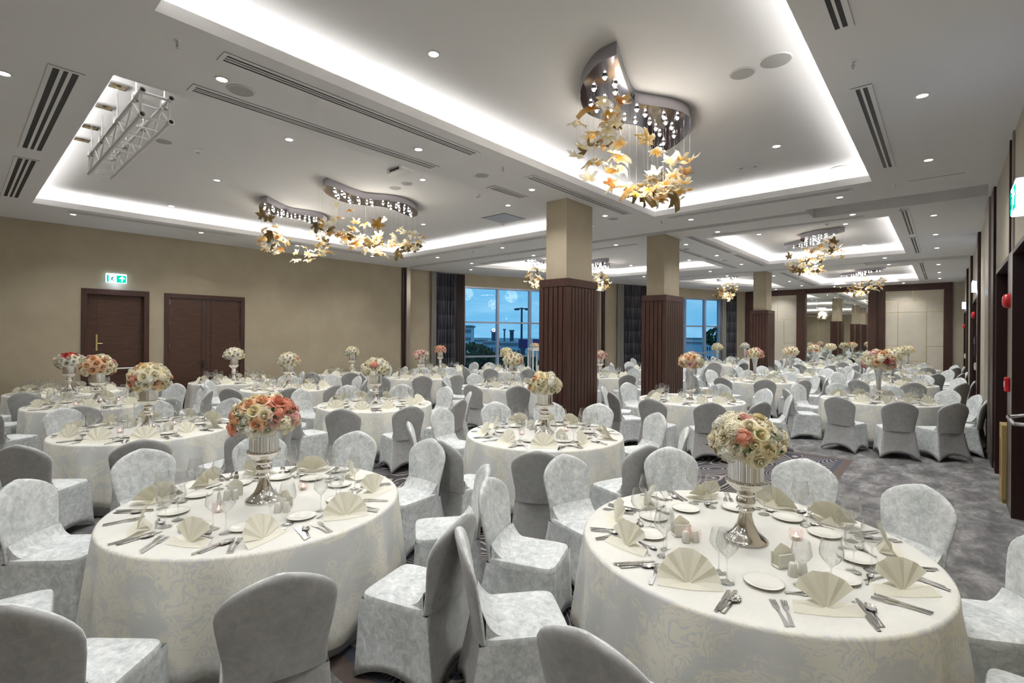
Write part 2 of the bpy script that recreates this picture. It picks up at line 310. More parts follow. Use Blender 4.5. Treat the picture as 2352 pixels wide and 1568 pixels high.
def band(mb, a, za, b, zb):
    n = len(a); mb.add([(x, y, za) for x, y in a] + [(x, y, zb) for x, y in b], [(i, (i + 1) % n, n + (i + 1) % n, n + i) for i in range(n)])
for s in slots:
    band(ce, s, CEIL, s, CEIL + .28); t = tessellate_polygon([[Vector((x, y, 0)) for x, y in s]]); ce.add([(x, y, CEIL + .28) for x, y in s], [tuple(q) for q in t])
for c in coves:
    a = inset(c, .03); b2 = inset(c, .26); LIP = CEIL + .10
    band(ce, c, CEIL, c, LIP); band(ce, c, LIP, a, LIP); band(ce, a, LIP, a, CEIL + .04); band(ce, a, CEIL + .04, b2, CEIL + .04); band(ce, b2, CEIL + .04, b2, UP)
    ce.add([(x, y, UP) for x, y in b2], [tuple(range(len(b2)))])
ce.build('ceiling', m_ceil, kind='structure')
# unseen roof slab above so no sky shines in
MB().box(WX - .3, RX_ + 1.2, YN - .3, YF + .3, UP + .12, UP + .3).build('trim_1', m_ceil, kind='structure')
def area(name, loc, rot, sx, sy, e, col=(1, .985, .97)):
    l = bpy.data.lights.new(name, 'AREA'); l.shape = 'RECTANGLE'; l.size = sx; l.size_y = sy; l.energy = e; l.color = col
    o = bpy.data.objects.new(name, l); COL.objects.link(o); o.location = loc; o.rotation_euler = rot; return o
for c in coves:   # LED strip hidden behind each lip, shining up and inward
    m = inset(c, .12)
    for i in range(len(m)):
        p, q = Vector((*m[i], 0)), Vector((*m[(i + 1) % len(m)], 0)); d = q - p; ln = d.length
        o = area('cove_light', ((p.x + q.x) / 2, (p.y + q.y) / 2, CEIL + .07), (0, 0, 0), ln, .04, COVE_W * ln)
        nrm = Vector((-d.y, d.x, 0)).normalized(); z = -(Vector((0, 0, 1)) + .35 * nrm).normalized(); x = d.normalized(); y = z.cross(x)
        mm = Matrix((x, y, z)).transposed().to_4x4(); mm.translation = o.location; o.matrix_world = mm
        tag(o, kind='structure')
# walls ---------------------------------------------------------------
def wall_boxes(name, mats, boxes, T=None, **k):
    b = MB()
    for x in boxes: b.box(*x[:6], mi=x[6] if len(x) > 6 else 0, T=T)
    return b.build(name, mats, kind='structure', **k)
D1 = (1.84, 3.05, 2.88); D2 = (3.35, 5.14, 2.87)
wall_boxes('wall_left', m_wall, [(WX - .3, WX, YN, D1[0], 0, UP), (WX - .3, WX, D1[0], D1[1], D1[2], UP), (WX - .3, WX, D1[1], D2[0], 0, UP), (WX - .3, WX, D2[0], D2[1], D2[2], UP), (WX - .3, WX, D2[1], SA.y, 0, UP)])
wall_boxes('wall_near', m_wall, [(WX - .3, RX_ + 1, YN - .3, YN, 0, UP)])
TS = TR(SA.x, SA.y, 0) @ RZ(SANG)      # slanted window wall frame: x along wall, -y into room
W1 = (.78, 6.62); W2 = (10.8, 14.55); WT = 3.76
Ls = (SB - SA).length
wall_boxes('wall_window', [m_wall], [(-.15, W1[0], 0, .3, 0, UP), (W1[0], W1[1], 0, .3, WT, UP), (W1[1], W2[0], 0, .3, 0, UP), (W2[0], W2[1], 0, .3, WT, UP), (W2[1], Ls, 0, .3, 0, UP), (W1[0], W1[1], 0, .3, 0, .06), (W2[0], W2[1], 0, .3, 0, .06)], T=TS)
def window(name, s0, s1, cols, parent=None):
    w_ = empty(name, (SA.x, SA.y, 0), SANG, kind='structure')
    MB().box(s0, s0 + .07, .03, .2, .06, WT).box(s1 - .07, s1, .03, .2, .06, WT).box(s0 + .07, s1 - .07, .03, .2, WT - .07, WT).box(s0 + .07, s1 - .07, .03, .2, .06, .12).build('window_frame', m_frame, w_)
    for cx in cols: MB().box(cx - .045, cx + .045, .035, .19, .12, WT - .07).build('mullion', m_frame, w_)
    for z in (1.07, 2.39):
        xs = [s0 + .07] + list(cols) + [s1 - .07]
        for a, b in zip(xs[:-1], xs[1:]): MB().box(a + .045, b - .045, .045, .17, z - .03, z + .03).build('transom', m_frame, w_)
    zs = [.12, 1.04, 1.10, 2.36, 2.42, WT - .07]; xs = [s0 + .07] + list(cols) + [s1 - .07]
    for a, b in zip(xs[:-1], xs[1:]):
        for z0, z1 in ((.12, 1.04), (1.10, 2.36), (2.42, WT - .07)): MB().box(a, b, .10, .108, z0, z1).build('pane', m_pane, w_)
    return w_
window('window_1', *W1, (2.22, 3.66, 5.14)); window('window_2', *W2, (12.14, 13.46))
def curtain(label, T, x0, x1, m, amp=.045, pitch=.11, z1=CEIL - .03, y=-.09):
    b = MB(); n = int((x1 - x0) / pitch * 8) + 1
    b.grid(n, 8, lambda u, v: (x0 + (x1 - x0) * u, y + amp * math.sin(2 * PI * u * (x1 - x0) / pitch) * (1 - .25 * v) + .01 * math.sin(17 * u + 3 * v), .03 + (z1 - .03) * v))
    n0 = len(b.v); b.v += [(x, yy - .012, z) for x, yy, z in b.v]; b.f += [tuple(i + n0 for i in f[::-1]) for f in b.f]; b.m += b.m
    o = b.build('curtain', m, smooth=True, label=label, cat='curtain', group='curtains at the windows'); o.matrix_world = T; return o
TL = TR(WX, 11.42, 0) @ RZ(PI / 2)
curtain('thin grey sheer strip beside the wall post left of the first window', TL, .0, .2, m_sheer, .02, .07)
curtain('navy patterned curtain left of the first window', TL, .22, .66, m_curt)
curtain('navy patterned curtain next to the brown one at the first window', TS, .04, .40, m_curt)
curtain('dark brown drape at the left edge of the first window', TS, .43, .76, m_curtb, .03, .09)
curtain('grey sheer strip left of the curtain between the two nearest pillars', TS, 7.95, 8.3, m_sheer, .02, .07)
curtain('navy patterned curtain seen between the two nearest wooden pillars', TS, 8.33, 9.27, m_curt)
curtain('brown drape right of the curtain between the two nearest pillars', TS, 9.3, 9.6, m_curtb, .03, .09)
curtain('navy patterned curtain left of the second window behind the pillar', TS, 10.3, 10.85, m_curt)
curtain('grey sheer strip at the right edge of the second window', TS, 14.5, 14.75, m_sheer, .02, .07)
curtain('navy patterned curtain right of the second window', TS, 14.78, 15.5, m_curt)
# wall posts on the left and slanted walls
b = MB(); b.box(WX, WX + .05, 10.18, 10.30, 0, CEIL, 0).box(WX, WX + .12, 10.30, 10.46, 0, CEIL, 1).build('trim_2', [m_woodd, m_satin], kind='structure')
b = MB(); b.box(7.0, 7.12, -.05, 0, 0, CEIL, 0, T=TS).box(7.14, 7.28, -.09, 0, 0, CEIL, 1, T=TS).box(7.28, 7.38, -.05, 0, 0, CEIL, 0, T=TS).build('trim_3', [m_satin, m_woodd], kind='structure')
MB().box(WX, WX + .015, YN, D1[0] - .0, 0, .09).box(WX, WX + .015, D1[1], D2[0], 0, .09).box(WX, WX + .015, D2[1], 10.18, 0, .09).build('baseboard_left', m_wood, kind='structure')
# doors on the left wall
d = empty('door_1', (WX, 0, 0), kind='structure')
b = MB().box(-.1, .03, D1[0], D1[0] + .1, 0, D1[2]).box(-.1, .03, D1[1] - .1, D1[1], 0, D1[2]).box(-.1, .03, D1[0] + .1, D1[1] - .1, D1[2] - .12, D1[2]); b.build('door_frame', m_wood, d)
lf = MB().box(-.14, -.09, D1[0] + .1, D1[0] + .285, 0, D1[2] - .12).build('door_stile', m_woodh, d)
lf = MB().box(-.14, -.085, D1[0] + .285, D1[1] - .1, 0, D1[2] - .12).build('door_leaf', m_woodh, d)
b = MB().box(-.085, -.075, D1[0] + .262, D1[0] + .292, 1.52, 1.88).tube((-.075, D1[0] + .277, 1.68), (-.03, D1[0] + .277, 1.68), .01).tube((-.03, D1[0] + .277, 1.68), (-.03, D1[0] + .37, 1.68), .01); b.build('door_handle', m_gold, d, label='pale brass lever on a long plate')
b = MB().tube((-.03, D1[0] + .35, 1.11), (-.03, D1[1] - .17, 1.11), .018, 10); b.build('push_bar', m_white, d, label='white horizontal panic bar')
MB().bevbox(-.085, .0, D1[1] - .19, D1[1] - .13, 1.0, 1.25, .01).build('bar_housing', m_black, d)
d = empty('door_2', (WX, 0, 0), kind='structure')
MB().box(-.1, .03, D2[0], D2[0] + .1, 0, D2[2]).box(-.1, .03, D2[1] - .1, D2[1], 0, D2[2]).box(-.1, .03, D2[0] + .1, D2[1] - .1, D2[2] - .1, D2[2]).build('door_frame', m_wood, d)
ym = 4.24
for a, c in ((D2[0] + .105, ym - .006), (ym + .006, D2[1] - .105)):
    lf = MB().box(-.06, -.004, a, c, 0, D2[2] - .105).build('door_leaf', m_woodh, d)
    e = c - .10 if a < ym - .5 else a + .10
    MB().box(-.004, .001, e - .004, e + .004, 0, D2[2] - .11).build('groove', m_groove, lf)
    he = a if a < ym - .5 else c
    for z in (1.55, 2.15, 2.6): MB().tube((.006, he, z), (.006, he, z + .12), .008).build('hinge', m_steel, lf)
MB().tube((.0, ym - .07, 1.18), (.06, ym - .07, 1.18), .012).tube((.06, ym - .07, 1.18), (.06, ym - .2, 1.18), .011).box(-.004, .008, ym - .1, ym - .04, 1.04, 1.24).build('door_handle', m_black, d)
# right wall ----------------------------------------------------------
O1 = (8.05, 9.93); O2 = (5.2, 7.6); O3 = (15.15, 18.3); O4 = (23.9, 26.6); OT = 2.9
segs = [(YN, O2[0]), (O2[1], O1[0]), (O1[1], O3[0]), (O3[1], O4[0]), (O4[1], YF)]
bx = [(RX_, RX_ + .45, a, c, 0, UP) for a, c in segs] + [(RX_, RX_ + .45, a, c, OT, UP) for a, c in (O1, O2, O3, O4)] + [(RX_ + .45, RX_ + .6, YN, YF, 0, UP)]
wall_boxes('wall_right', m_wallr, bx)
def rdoor(name, o_, n=2, bell=None):
    d = empty(name, (RX_, 0, 0), kind='structure'); y0, y1 = o_
    MB().box(-.02, .42, y0, y0 + .045, 0, OT).box(-.02, .42, y1 - .045, y1, 0, OT).box(-.02, .42, y0 + .045, y1 - .045, OT - .05, OT).build('door_frame', m_woodd, d)
    for k in range(n):
        a = y0 + .05 + (y1 - y0 - .1) * k / n + .004; c = y0 + .05 + (y1 - y0 - .1) * (k + 1) / n - .004
        lf = MB().box(.26, .31, a, c, 0.01, OT - .055).build('door_leaf', m_woodd, d)
        e = c - .09 if k == 0 else a + .09
        MB().tube((.2, e, .95), (.2, e, 1.35), .014).tube((.2, e, .97), (.26, e, .97), .009).tube((.2, e, 1.33), (.26, e, 1.33), .009).build('door_handle', m_steel, lf)
    return d
rdoor('door_3', O2); rdoor('door_4', O1); rdoor('door_5', O3, 3); rdoor('door_6', O4)
MB().tube((RX_ - .06, 6.75, 1.12), (RX_ - .06, 7.3, 1.12), .022, 10).tube((RX_ - .06, 7.3, 1.12), (RX_ + .3, 7.36, 1.20), .018, 8).tube((RX_ - .06, 6.75, 1.12), (RX_ + .3, 6.7, 1.12), .018, 8).build('push_bar', m_chrome, smooth=True, label='chrome push bar on the nearest dark door at the right edge', cat='push bar')
b = MB()
for y0, y1, t, mi in ((7.62, 7.70, .02, 0), (7.97, 8.04, .02, 1), (10.28, 10.80, .03, 1), (10.95, 11.9, .05, 0), (14.5, 14.95, .05, 1), (18.62, 18.95, .05, 1), (19.1, 19.5, .04, 0), (22.0, 22.4, .05, 1), (22.4, 22.8, .03, 0)):
    b.box(RX_ - t, RX_, y0, y1, 0, CEIL, mi)
b.box(RX_ - .02, RX_, 7.70, 7.97, 0, OT, 2)
b.build('trim_4', [m_satin, m_woodd, mat('bronze_clad', (.15, .12, .09), .35, .5)], kind='structure')
MB().box(RX_ - .015, RX_, 8.04 + 1.9, 10.28, 0, .1).box(RX_ - .06, RX_ - .045, 10.95, 14.5, 0, .1).build('baseboard_right', m_woodd, kind='structure')
def alarm(y, z, lab, s=1):
    r = empty('alarm_bell', (RX_ - .02, y, z), label=lab, cat='alarm')
    MB().lathe([(.075 * s, 0), (.08 * s, .02), (.075 * s, .045), (.045 * s, .06), (.0, .065)], 18).build('dome', m_red, r, smooth=True).matrix_local = RY(-PI / 2)
    MB().lathe([(.085 * s, -.001), (.085 * s, .012)], 18).build('base_ring', m_red, r, smooth='auto').matrix_local = RY(-PI / 2)
alarm(7.86, 2.36, 'upper red alarm on the post beside the nearest dark door')
r = empty('call_point', (RX_ - .03, 7.84, 1.42), label='lower red break-glass box on the post beside the nearest dark door', cat='alarm')
MB().bevbox(-.03, .01, -.06, .06, -.08, .08, .008).build('housing', m_red, r); MB().box(-.034, -.03, -.035, .035, -.03, .035).build('glass_plate', m_white, r)
alarm(16.9, 2.5, 'small red alarm on the middle dark door of the right wall'); alarm(25.3, 2.35, 'tiny red alarm by the farthest dark door')
for i, (y, z, lab) in enumerate(((15.0, 1.3, 'white wall switch beside the second dark door bay'), (22.9, 1.3, 'white wall switch beside the farthest dark door'))):
    r = empty('wall_switch', (RX_ - .06, y, z), label=lab, cat='switch'); MB().bevbox(-.02, .06, -.06, .06, -.08, .08, .006).build('plate', m_white, r); MB().box(-.026, -.02, -.02, .02, -.03, .03).build('rocker', m_white, r)
r = empty('door_closer_box', (RX_ - .05, 14.95, 1.75), label='tall dark intercom box on the right wall post', cat='intercom')
MB().bevbox(-.03, .02, -.06, .06, -.22, .22, .008).build('housing', m_black, r); MB().box(-.036, -.03, -.04, .04, .05, .18).build('speaker_grille', m_grille, r)
r = empty('cardboard_box', (RX_ - .1, 8.3, 0), label='flat tall cardboard box leaning in the dark door recess', cat='box')
MB().bevbox(.04, .115, -.15, .16, .05, .92, .006).build('carton', m_card, r); MB().box(.034, .04, -.02, .02, .3, .75).build('tape', mat('brown_tape', (.25, .14, .04), .4), r); MB().box(.05, .11, -.12, .13, 0, .05).build('pallet', mat('ochre', (.32, .24, .05), .7), r)
# exit signs
m_eg = emit('sign_green', (.0, .36, .24), 1.0); m_ew = emit('sign_white', (.75, .95, 1.0), 1.5); m_eb = emit('sign_blue_white', (.55, .66, 1.0), 1.5); m_ed = emit('sign_dark_green', (0, .12, .12), .7)
def exit_sign(loc, rz, lab, edge, s=1.0, tk=.02):
    r = empty('exit_sign', loc, rz, lab, 'sign')        # face looks along -y
    MB().bevbox(-.16 * s, .16 * s, -.02, .02 if tk == .02 else tk, -.09 * s, .09 * s, .008).build('light_box', edge, r)
    MB().box(-.05 * s, .05 * s, -.012, .02, .09 * s, .115 * s).build('bracket', m_white, r)
    for sg in (-1, 1):
        y0, y1 = sorted((sg * .0205, sg * .0235)); y2, y3 = sorted((sg * .0236, sg * .026))
        f = MB().box(.0, .15 * s, y0, y1, -.08 * s, .06 * s).box(-.15 * s, -.118 * s, y0, y1, -.08 * s, .06 * s).build('green_panel', m_eg, r)
        cx = .085 * s
        b = MB(); b.add([(cx + x * s, y2, z * s) for x, z in ((0, .045), (-.05, -.005), (-.025, -.005), (0, .02), (.025, -.005), (.05, -.005))] + [(cx + x * s, y3, z * s) for x, z in ((0, .045), (-.05, -.005), (-.025, -.005), (0, .02), (.025, -.005), (.05, -.005))],
              [(0, 1, 2, 3), (0, 3, 4, 5), (9, 8, 7, 6), (11, 10, 9, 6), (0, 6, 7, 1), (5, 11, 6, 0), (1, 7, 8, 2), (2, 8, 9, 3), (3, 9, 10, 4), (4, 10, 11, 5)])
        b.box(cx - .011 * s, cx + .011 * s, y2, y3, -.055 * s, .02 * s); b.build('arrow', m_ew, r)
        b = MB(); px = -.06 * s
        def bar(x0, z0, x1, z1, w):
            d = Vector((x1 - x0, 0, z1 - z0)); n_ = Vector((-d.z, 0, d.x)).normalized() * w * s
            P = [Vector((px + x0 * s, 0, z0 * s)), Vector((px + x1 * s, 0, z1 * s))]; q = [P[0] + n_, P[1] + n_, P[1] - n_, P[0] - n_]
            b.add([(v.x, y2, v.z) for v in q] + [(v.x, y3, v.z) for v in q], [(0, 1, 2, 3), (7, 6, 5, 4), (0, 4, 5, 1), (1, 5, 6, 2), (2, 6, 7, 3), (3, 7, 4, 0)])
        bar(.0, .025, -.012, -.015, .010); bar(-.012, -.015, .012, -.035, .007); bar(.012, -.035, .008, -.065, .006); bar(-.012, -.015, -.03, -.04, .007); bar(-.03, -.04, -.05, -.042, .006); bar(0, .02, .03, .008, .005); bar(0, .02, -.028, .005, .005); bar(.012, .043, .012, .028, .009)
        b.build('running_figure', m_ed, r)
    l = bpy.data.lights.new('sign_glow', 'POINT'); l.energy = 1.0; l.color = (.5, .65, 1); l.shadow_soft_size = .05; lo = bpy.data.objects.new('sign_glow', l); COL.objects.link(lo); lo.parent = r; lo.location = (0, -.09, -.13)
exit_sign((WX + .06, 2.43, 3.13), PI / 2, 'glowing green exit sign above the single door on the left wall', m_ew, 1.15)
exit_sign((RX_ - .14, 5.6, 3.06), -PI / 2, 'glowing blue-white exit sign at the right edge above the dark door', m_eb, 1.28, .11)
exit_sign((RX_ - .1, 15.3, 3.09), -PI / 2, 'blue-white exit sign above the middle bay of the right wall', m_eb, 1.28, .09)
exit_sign((RX_ - .1, 24.0, 3.08), -PI / 2, 'small blue-white exit sign farthest along the right wall', m_eb, 1.28, .09)
# far wall -------------------------------------------------------------
wall_boxes('wall_far', m_wallr, [(SB.x - .3, RX_ + .6, YF, YF + .3, 0, UP)])
b = MB()
for x0, x1, z0, z1, t in ((-7.77, -7.12, 0, CEIL, .10), (-7.12, -5.42, 3.93, CEIL, .10), (-5.42, -5.05, 0, CEIL, .22), (-5.05, -2.6, 3.98, CEIL, .12), (-2.6, -2.3, 0, CEIL, .22), (-2.3, -2.0, 0, 3.95, .10), (-2.3, -.06, 3.93, CEIL, .10), (-.06, .21, 0, CEIL, .10)):
    b.box(x0, x1, YF - t, YF, z0, z1)
b.build('trim_5', m_wood, kind='structure')
def wall_panels(name, xs, zs, holes, mats, t):
    r = empty(name, (0, YF, 0), kind='structure')
    for (x0, x1, z0, z1) in holes: MB().bevbox(x0 + .008, x1 - .008, -t, -.012, z0 + .008, z1 - .008, .006).build('panel', mats[0], r)
    MB().box(xs[0], xs[1], -.012, 0, zs[0], zs[1]).build('gold_backing', mats[1], r)
    return r
wall_panels('trim_6', (-7.12, -5.42), (0, 3.93), [(-7.12, -6.55, 0, 1.05), (-7.12, -6.55, 1.05, 2.75), (-7.12, -6.3, 2.75, 3.93), (-6.55, -6.0, 0, 2.75), (-6.0, -5.42, 0, 1.6), (-6.0, -5.42, 1.6, 2.75), (-6.3, -5.42, 2.75, 3.93)], (m_pan, m_gold), .04)
wall_panels('trim_7', (-2.0, -.06), (0, 3.93), [(-2.0, -1.06, 3.48, 3.93), (-1.06, -.06, 3.48, 3.93), (-2.0, -1.56, 3.0, 3.48), (-1.56, -.6, 3.0, 3.48), (-.6, -.06, 3.0, 3.48), (-2.0, -1.56, 1.55, 3.0), (-1.56, -.6, .9, 3.0), (-.6, -.06, 1.55, 3.0), (-2.0, -1.56, 0, 1.55), (-1.56, -.6, 0, .9), (-.6, -.06, 0, 1.55)], (m_pan, m_gold), .04)
mr = empty('mirror', (0, YF, 0), label='large framed mirror with gold joint lines on the far wall', cat='mirror')
for (x0, x1, z0, z1) in [(-5.05, -4.55, 2.9, 3.98), (-4.55, -3.75, 3.45, 3.98), (-3.75, -2.6, 3.45, 3.98), (-4.55, -3.75, 0.05, 3.45), (-3.75, -3.1, .05, 3.45), (-3.1, -2.6, 3.0, 3.45), (-3.1, -2.6, .05, 3.0), (-5.05, -4.55, .05, 2.9)]:
    MB().box(x0 + .006, x1 - .006, -.022, -.01, z0 + .006, z1 - .006).build('mirror_pane', m_mirror, mr)
MB().box(-5.05, -2.6, -.01, 0, .05, 3.98).build('gold_backing', m_gold, mr)

# ------------------------------------------------------------------ outside
gm = noise_mix(mat('dusk_ground', (.08, .12, .16), .9), (.09, .17, .23), (.22, .33, .40), s=.05)
MB().box(-900, 60, -300, 900, -8.2, -8).build('ground', gm, kind='structure')
def outp(px, py, dist):   # a place seen through the window in that direction
    x = (px - 1176); d = (x * cr - (py - CY) * cu + F * fw) / F; return Vector((0, 0, EYE)) + d * dist
m_bld = mat('pale_building', (.40, .50, .58), .8); m_bld2 = mat('blue_grey_tower', (.06, .09, .16), .7); m_roof = mat('roof', (.14, .17, .2), .8); m_win = mat('dark_window', (.03, .05, .08), .3)  # pale building colour has bluish distance haze mixed in
def building(px0, px1, ytop, dist, m, lab, depth=20, floors=4, cols=4):
    a = outp(px0, CY, dist); c = outp(px1, CY, dist); wd = (c - a).length; zt = EYE + (CY - ytop) / F * dist; ang = math.atan2(c.y - a.y, c.x - a.x)
    r = empty('building', (a.x, a.y, -8), ang, lab, 'building', 'buildings beyond the windows'); h = zt + 8
    MB().box(0, wd, 0, depth, 0, h).build('wall', m, r); MB().box(-.4, wd + .4, -.4, depth + .4, h, h + .6).build('roof', m_roof, r)
    for i in range(cols):
        for j in range(floors):
            x0 = wd * (i + .25) / cols; z0 = h * (j + .3) / floors; MB().box(x0, x0 + wd * .5 / cols, -.15, 0, z0, z0 + h * .4 / floors).build('window', m_win, r)
building(1129, 1138, 762, 260, m_bld2, 'slim dark tower left of the first window mullion'); building(1171, 1180, 760, 260, m_bld2, 'slim dark tower in the second pane of the first window')
building(1157, 1160, 758, 240, m_bld2, 'very thin chimney-like tower between the two slim towers', 5, 3, 1)
building(1068, 1110, 784, 200, m_bld, 'long low pale building behind the trees at left', 30, 2, 6); building(1112, 1150, 790, 150, m_bld, 'low pale warehouse below the left slim tower', 25, 2, 5)
building(1150, 1205, 793, 120, m_bld, 'low pale warehouse below the right slim tower', 25, 2, 6); building(1592, 1612, 776, 220, m_bld, 'distant pale building in the second window', 25, 2, 5); building(1068, 1082, 752, 150, m_bld, 'pale block at the left edge of the first window', 12, 5, 3)
building(1622, 1650, 787, 180, m_bld, 'low building at the right of the second window', 25, 2, 5)
m_tree = noise_mix(mat('foliage_outside', (.02, .05, .02), .9), (.015, .045, .03), (.05, .09, .04), s=2)
def tree(px, py, dist, r_, lab):
    p = outp(px, py, dist); t = empty('tree', (p.x, p.y, -8), 0, lab, 'tree', 'trees outside the windows'); h = p.z + 8; rr = random.Random(int(px))
    MB().tube((0, 0, 0), (0, 0, h - r_ * .6), .35, 8, 0, .18).build('trunk', m_bld2, t); b = MB()
    for k in range(520):
        a = rr.uniform(0, 2 * PI); z = rr.uniform(-1, 1); q = math.sqrt(1 - z * z) * r_ * rr.uniform(.75, 1); c = Vector((q * math.cos(a), q * math.sin(a), h - r_ * .5 + z * r_ * .75)); s = r_ * .16
        e1 = Vector((rr.uniform(-1, 1), rr.uniform(-1, 1), rr.uniform(-1, 1))).normalized(); e2 = e1.orthogonal().normalized(); b.add([c - e1 * s, c + e2 * s * .6, c + e1 * s, c - e2 * s * .6], [(0, 1, 2, 3)])
    b.build('crown', m_tree, t)
for a in ((1085, 803, 45, 2.1, 'dark green tree at the lower left of the first window'), (1114, 814, 26, .8, 'smaller dark tree right of the lower left one'), (1072, 828, 24, 1.2, 'dark tree below the sill line of the first window'), (1126, 826, 34, .9, 'dark tree under the left slim tower'), (1168, 815, 48, 1.5, 'tree below the right slim tower'), (1205, 832, 30, 1.3, 'tree beside the street lamp foot'), (1652, 760, 60, 1.6, 'pointed dark tree in the second window'), (1145, 820, 54, 1.7, 'tree beside the first window mullion')): tree(*a)
p = outp(1198, CY, 42); t = empty('street_lamp', (p.x, p.y, -8), 0, 'tall dark street lamp mast with two arms outside the first window', 'street lamp')
hz = EYE + (CY - 706) / F * 42 + 8; m_pole = mat('dark_pole', (.02, .035, .07), .6)
MB().tube((0, 0, 0), (0, 0, hz), .13, 8, 0, .08).build('pole', m_pole, t); aw = math.atan2(cr.y, cr.x)
for sg, ln in ((-1, .42), (1, .50)):
    e = Vector((math.cos(aw), math.sin(aw), 0)) * sg * ln; MB().tube((0, 0, hz - .1), (e.x, e.y, hz - .08), .05, 6).build('arm', m_pole, t); MB().bevbox(-.22, .22, -.12, .12, -.08, .08, .03, T=TR(e.x, e.y, hz - .15) @ RZ(aw)).build('lantern', m_pole, t)
def billboard(px0, px1, y0, y1, dist, lab):
    a = outp(px0, y1, dist); c = outp(px1, y1, dist); top = outp(px0, y0, dist).z; r = empty('billboard', (a.x, a.y, 0), math.atan2(c.y - a.y, c.x - a.x), lab, 'billboard'); wd = (c - a).length
    MB().box(0, wd, 0, .3, a.z, top).build('panel', mat('purple_board', (.09, .02, .15), .6), r); MB().tube((wd / 2, .2, -8), (wd / 2, .2, a.z), .15).build('post', m_pole, r)
billboard(1191, 1216, 779, 800, 60, 'purple billboard beside the street lamp'); billboard(1224, 1243, 779, 792, 66, 'purple billboard partly behind the near pillar')
p = outp(1134, 758, 250); rz_ = p.z; r = empty('round_sign', (p.x, p.y, p.z), aw, 'small round white sign on top of the left slim tower', 'sign')
b = MB().lathe([(.0, 0), (.95, 0), (.95, .3), (0, .3)], 20); o = b.build('disc', emit('round_sign_white', (.75, .85, 1), .9), r); o.matrix_local = RX(PI / 2); MB().bevbox(-.2, .2, -.4, -.3, -.4, .4, .03).build('mark', m_bld2, r); MB().tube((0, .1, -.9), (0, .1, -rz_ - 8), .12).build('mast', m_bld2, r)

# ------------------------------------------------------------------ pillars
def pillar(y0, y1, wy0, wy1, wz, lab, nx, ny):
    x0, x1 = -5.12, -4.70; wx0, wx1 = -5.20, -4.615
    r = empty('pillar', (0, 0, 0), label=lab, cat='pillar', group='wood clad pillars')
    MB().box(x0, x1, y0, y1, 0, CEIL).build('shaft', m_wall, r)
    MB().box(wx0 + .03, wx1 - .03, wy0 + .03, wy1 - .03, 0, wz - .02).build('backing', m_groove, r)
    MB().box(wx0, wx1, wy0, wy1, wz - .13, wz).build('header', m_wood, r)
    def run(n, fn):
        for i in range(n): fn(i / n, (i + 1) / n)
    g = .009
    def pf(a, c, yy0, yy1):
        X0 = wx0 + (wx1 - wx0) * a; X1 = wx0 + (wx1 - wx0) * c; MB().box(X0 + (g if a > 0 else 0), X1 - (g if c < 1 else 0), yy0, yy1, .02, wz - .14).build('plank', m_wood, r)
    def ps(a, c, xx0, xx1):
        Y0 = wy0 + .022 + (wy1 - wy0 - .044) * a; Y1 = wy0 + .022 + (wy1 - wy0 - .044) * c; MB().box(xx0, xx1, Y0 + (g if a > 0 else 0), Y1 - (g if c < 1 else 0), .02, wz - .14).build('plank', m_wood, r)
    run(nx, lambda a, c: pf(a, c, wy0, wy0 + .022)); run(nx, lambda a, c: pf(a, c, wy1 - .022, wy1)); run(ny, lambda a, c: ps(a, c, wx1 - .022, wx1)); run(ny, lambda a, c: ps(a, c, wx0, wx0 + .022))
pillar(6.69, 7.47, 6.61, 7.53, 2.87, 'nearest wood clad pillar with a beige top', 6, 9)
pillar(10.45, 11.27, 10.37, 11.33, 2.84, 'second wood clad pillar, right of the nearest one', 6, 9)
pillar(18.75, 19.45, 18.66, 19.55, 2.84, 'farthest wood clad pillar, before the cream far wall', 6, 9)

# ------------------------------------------------------------------ ceiling fittings
def where(x, y):
    h = 'near' if y < 10 else ('middle' if y < 18.4 else 'far'); s = 'right' if x > -.7 else ('right cove' if x > -4.3 else ('central' if x > -5.5 else ('left cove' if x > -12.1 else 'left wall'))); return h, s
downs = [(-.175, y) for y in (1.55, 3.75, 5.97, 8.2, 12.0, 14.27, 16.46, 20.24, 22.72, 25.1)] + [(-4.85, y) for y in (1.58, 3.76, 5.96, 8.16, 12.03, 14.23, 16.46, 20.36, 22.83, 25.13)] + \
    [(x, 9.49) for x in (-1.3, -3.73, -6.2, -8.7, -11.3)] + [(x, 10.98) for x in (-1.3, -3.73, -6.21, -8.86, -11.39)] + [(-12.65, 1.54), (-12.69, 3.73), (-12.61, 5.9), (-12.61, 8.12), (-12.53, 12.04), (-11.66, 14.32), (-10.6, 16.6), (-8.76, 17.65), (-6.23, 17.62), (-1.32, 17.63), (-3.7, 17.63), (-1.34, 19.31), (-3.7, 19.31), (-6.2, 19.31), (-1.34, 26.43), (-3.8, 26.43), (-6.2, 26.43), (-9.3, 21.5), (-8.2, 24.2),
    (-6.2, .29), (-9.4, .29), (-2.6, .29), (-2.6, -1.2), (-6.2, -1.2), (-9.4, -1.2), (-12.6, -1.2), (-.3, -.8)]
downs_up = [(-3.48, 2.86), (-1.6, 2.86), (-1.7, 7.23), (-3.48, 7.23), (-6.45, 2.9), (-9.1, 2.9), (-11.68, 2.9), (-6.45, 5.09), (-6.45, 7.19), (-9.08, 7.19), (-11.6, 7.19), (-1.7, 13.24), (-3.5, 13.26), (-1.7, 16.6), (-3.5, 16.6), (-6.47, 14.3), (-6.47, 16.33), (-8.6, 16.3), (-1.7, 21.6), (-3.5, 21.6), (-1.69, 25.3), (-3.5, 25.3), (-6.2, 21.6), (-6.3, 24.6)]
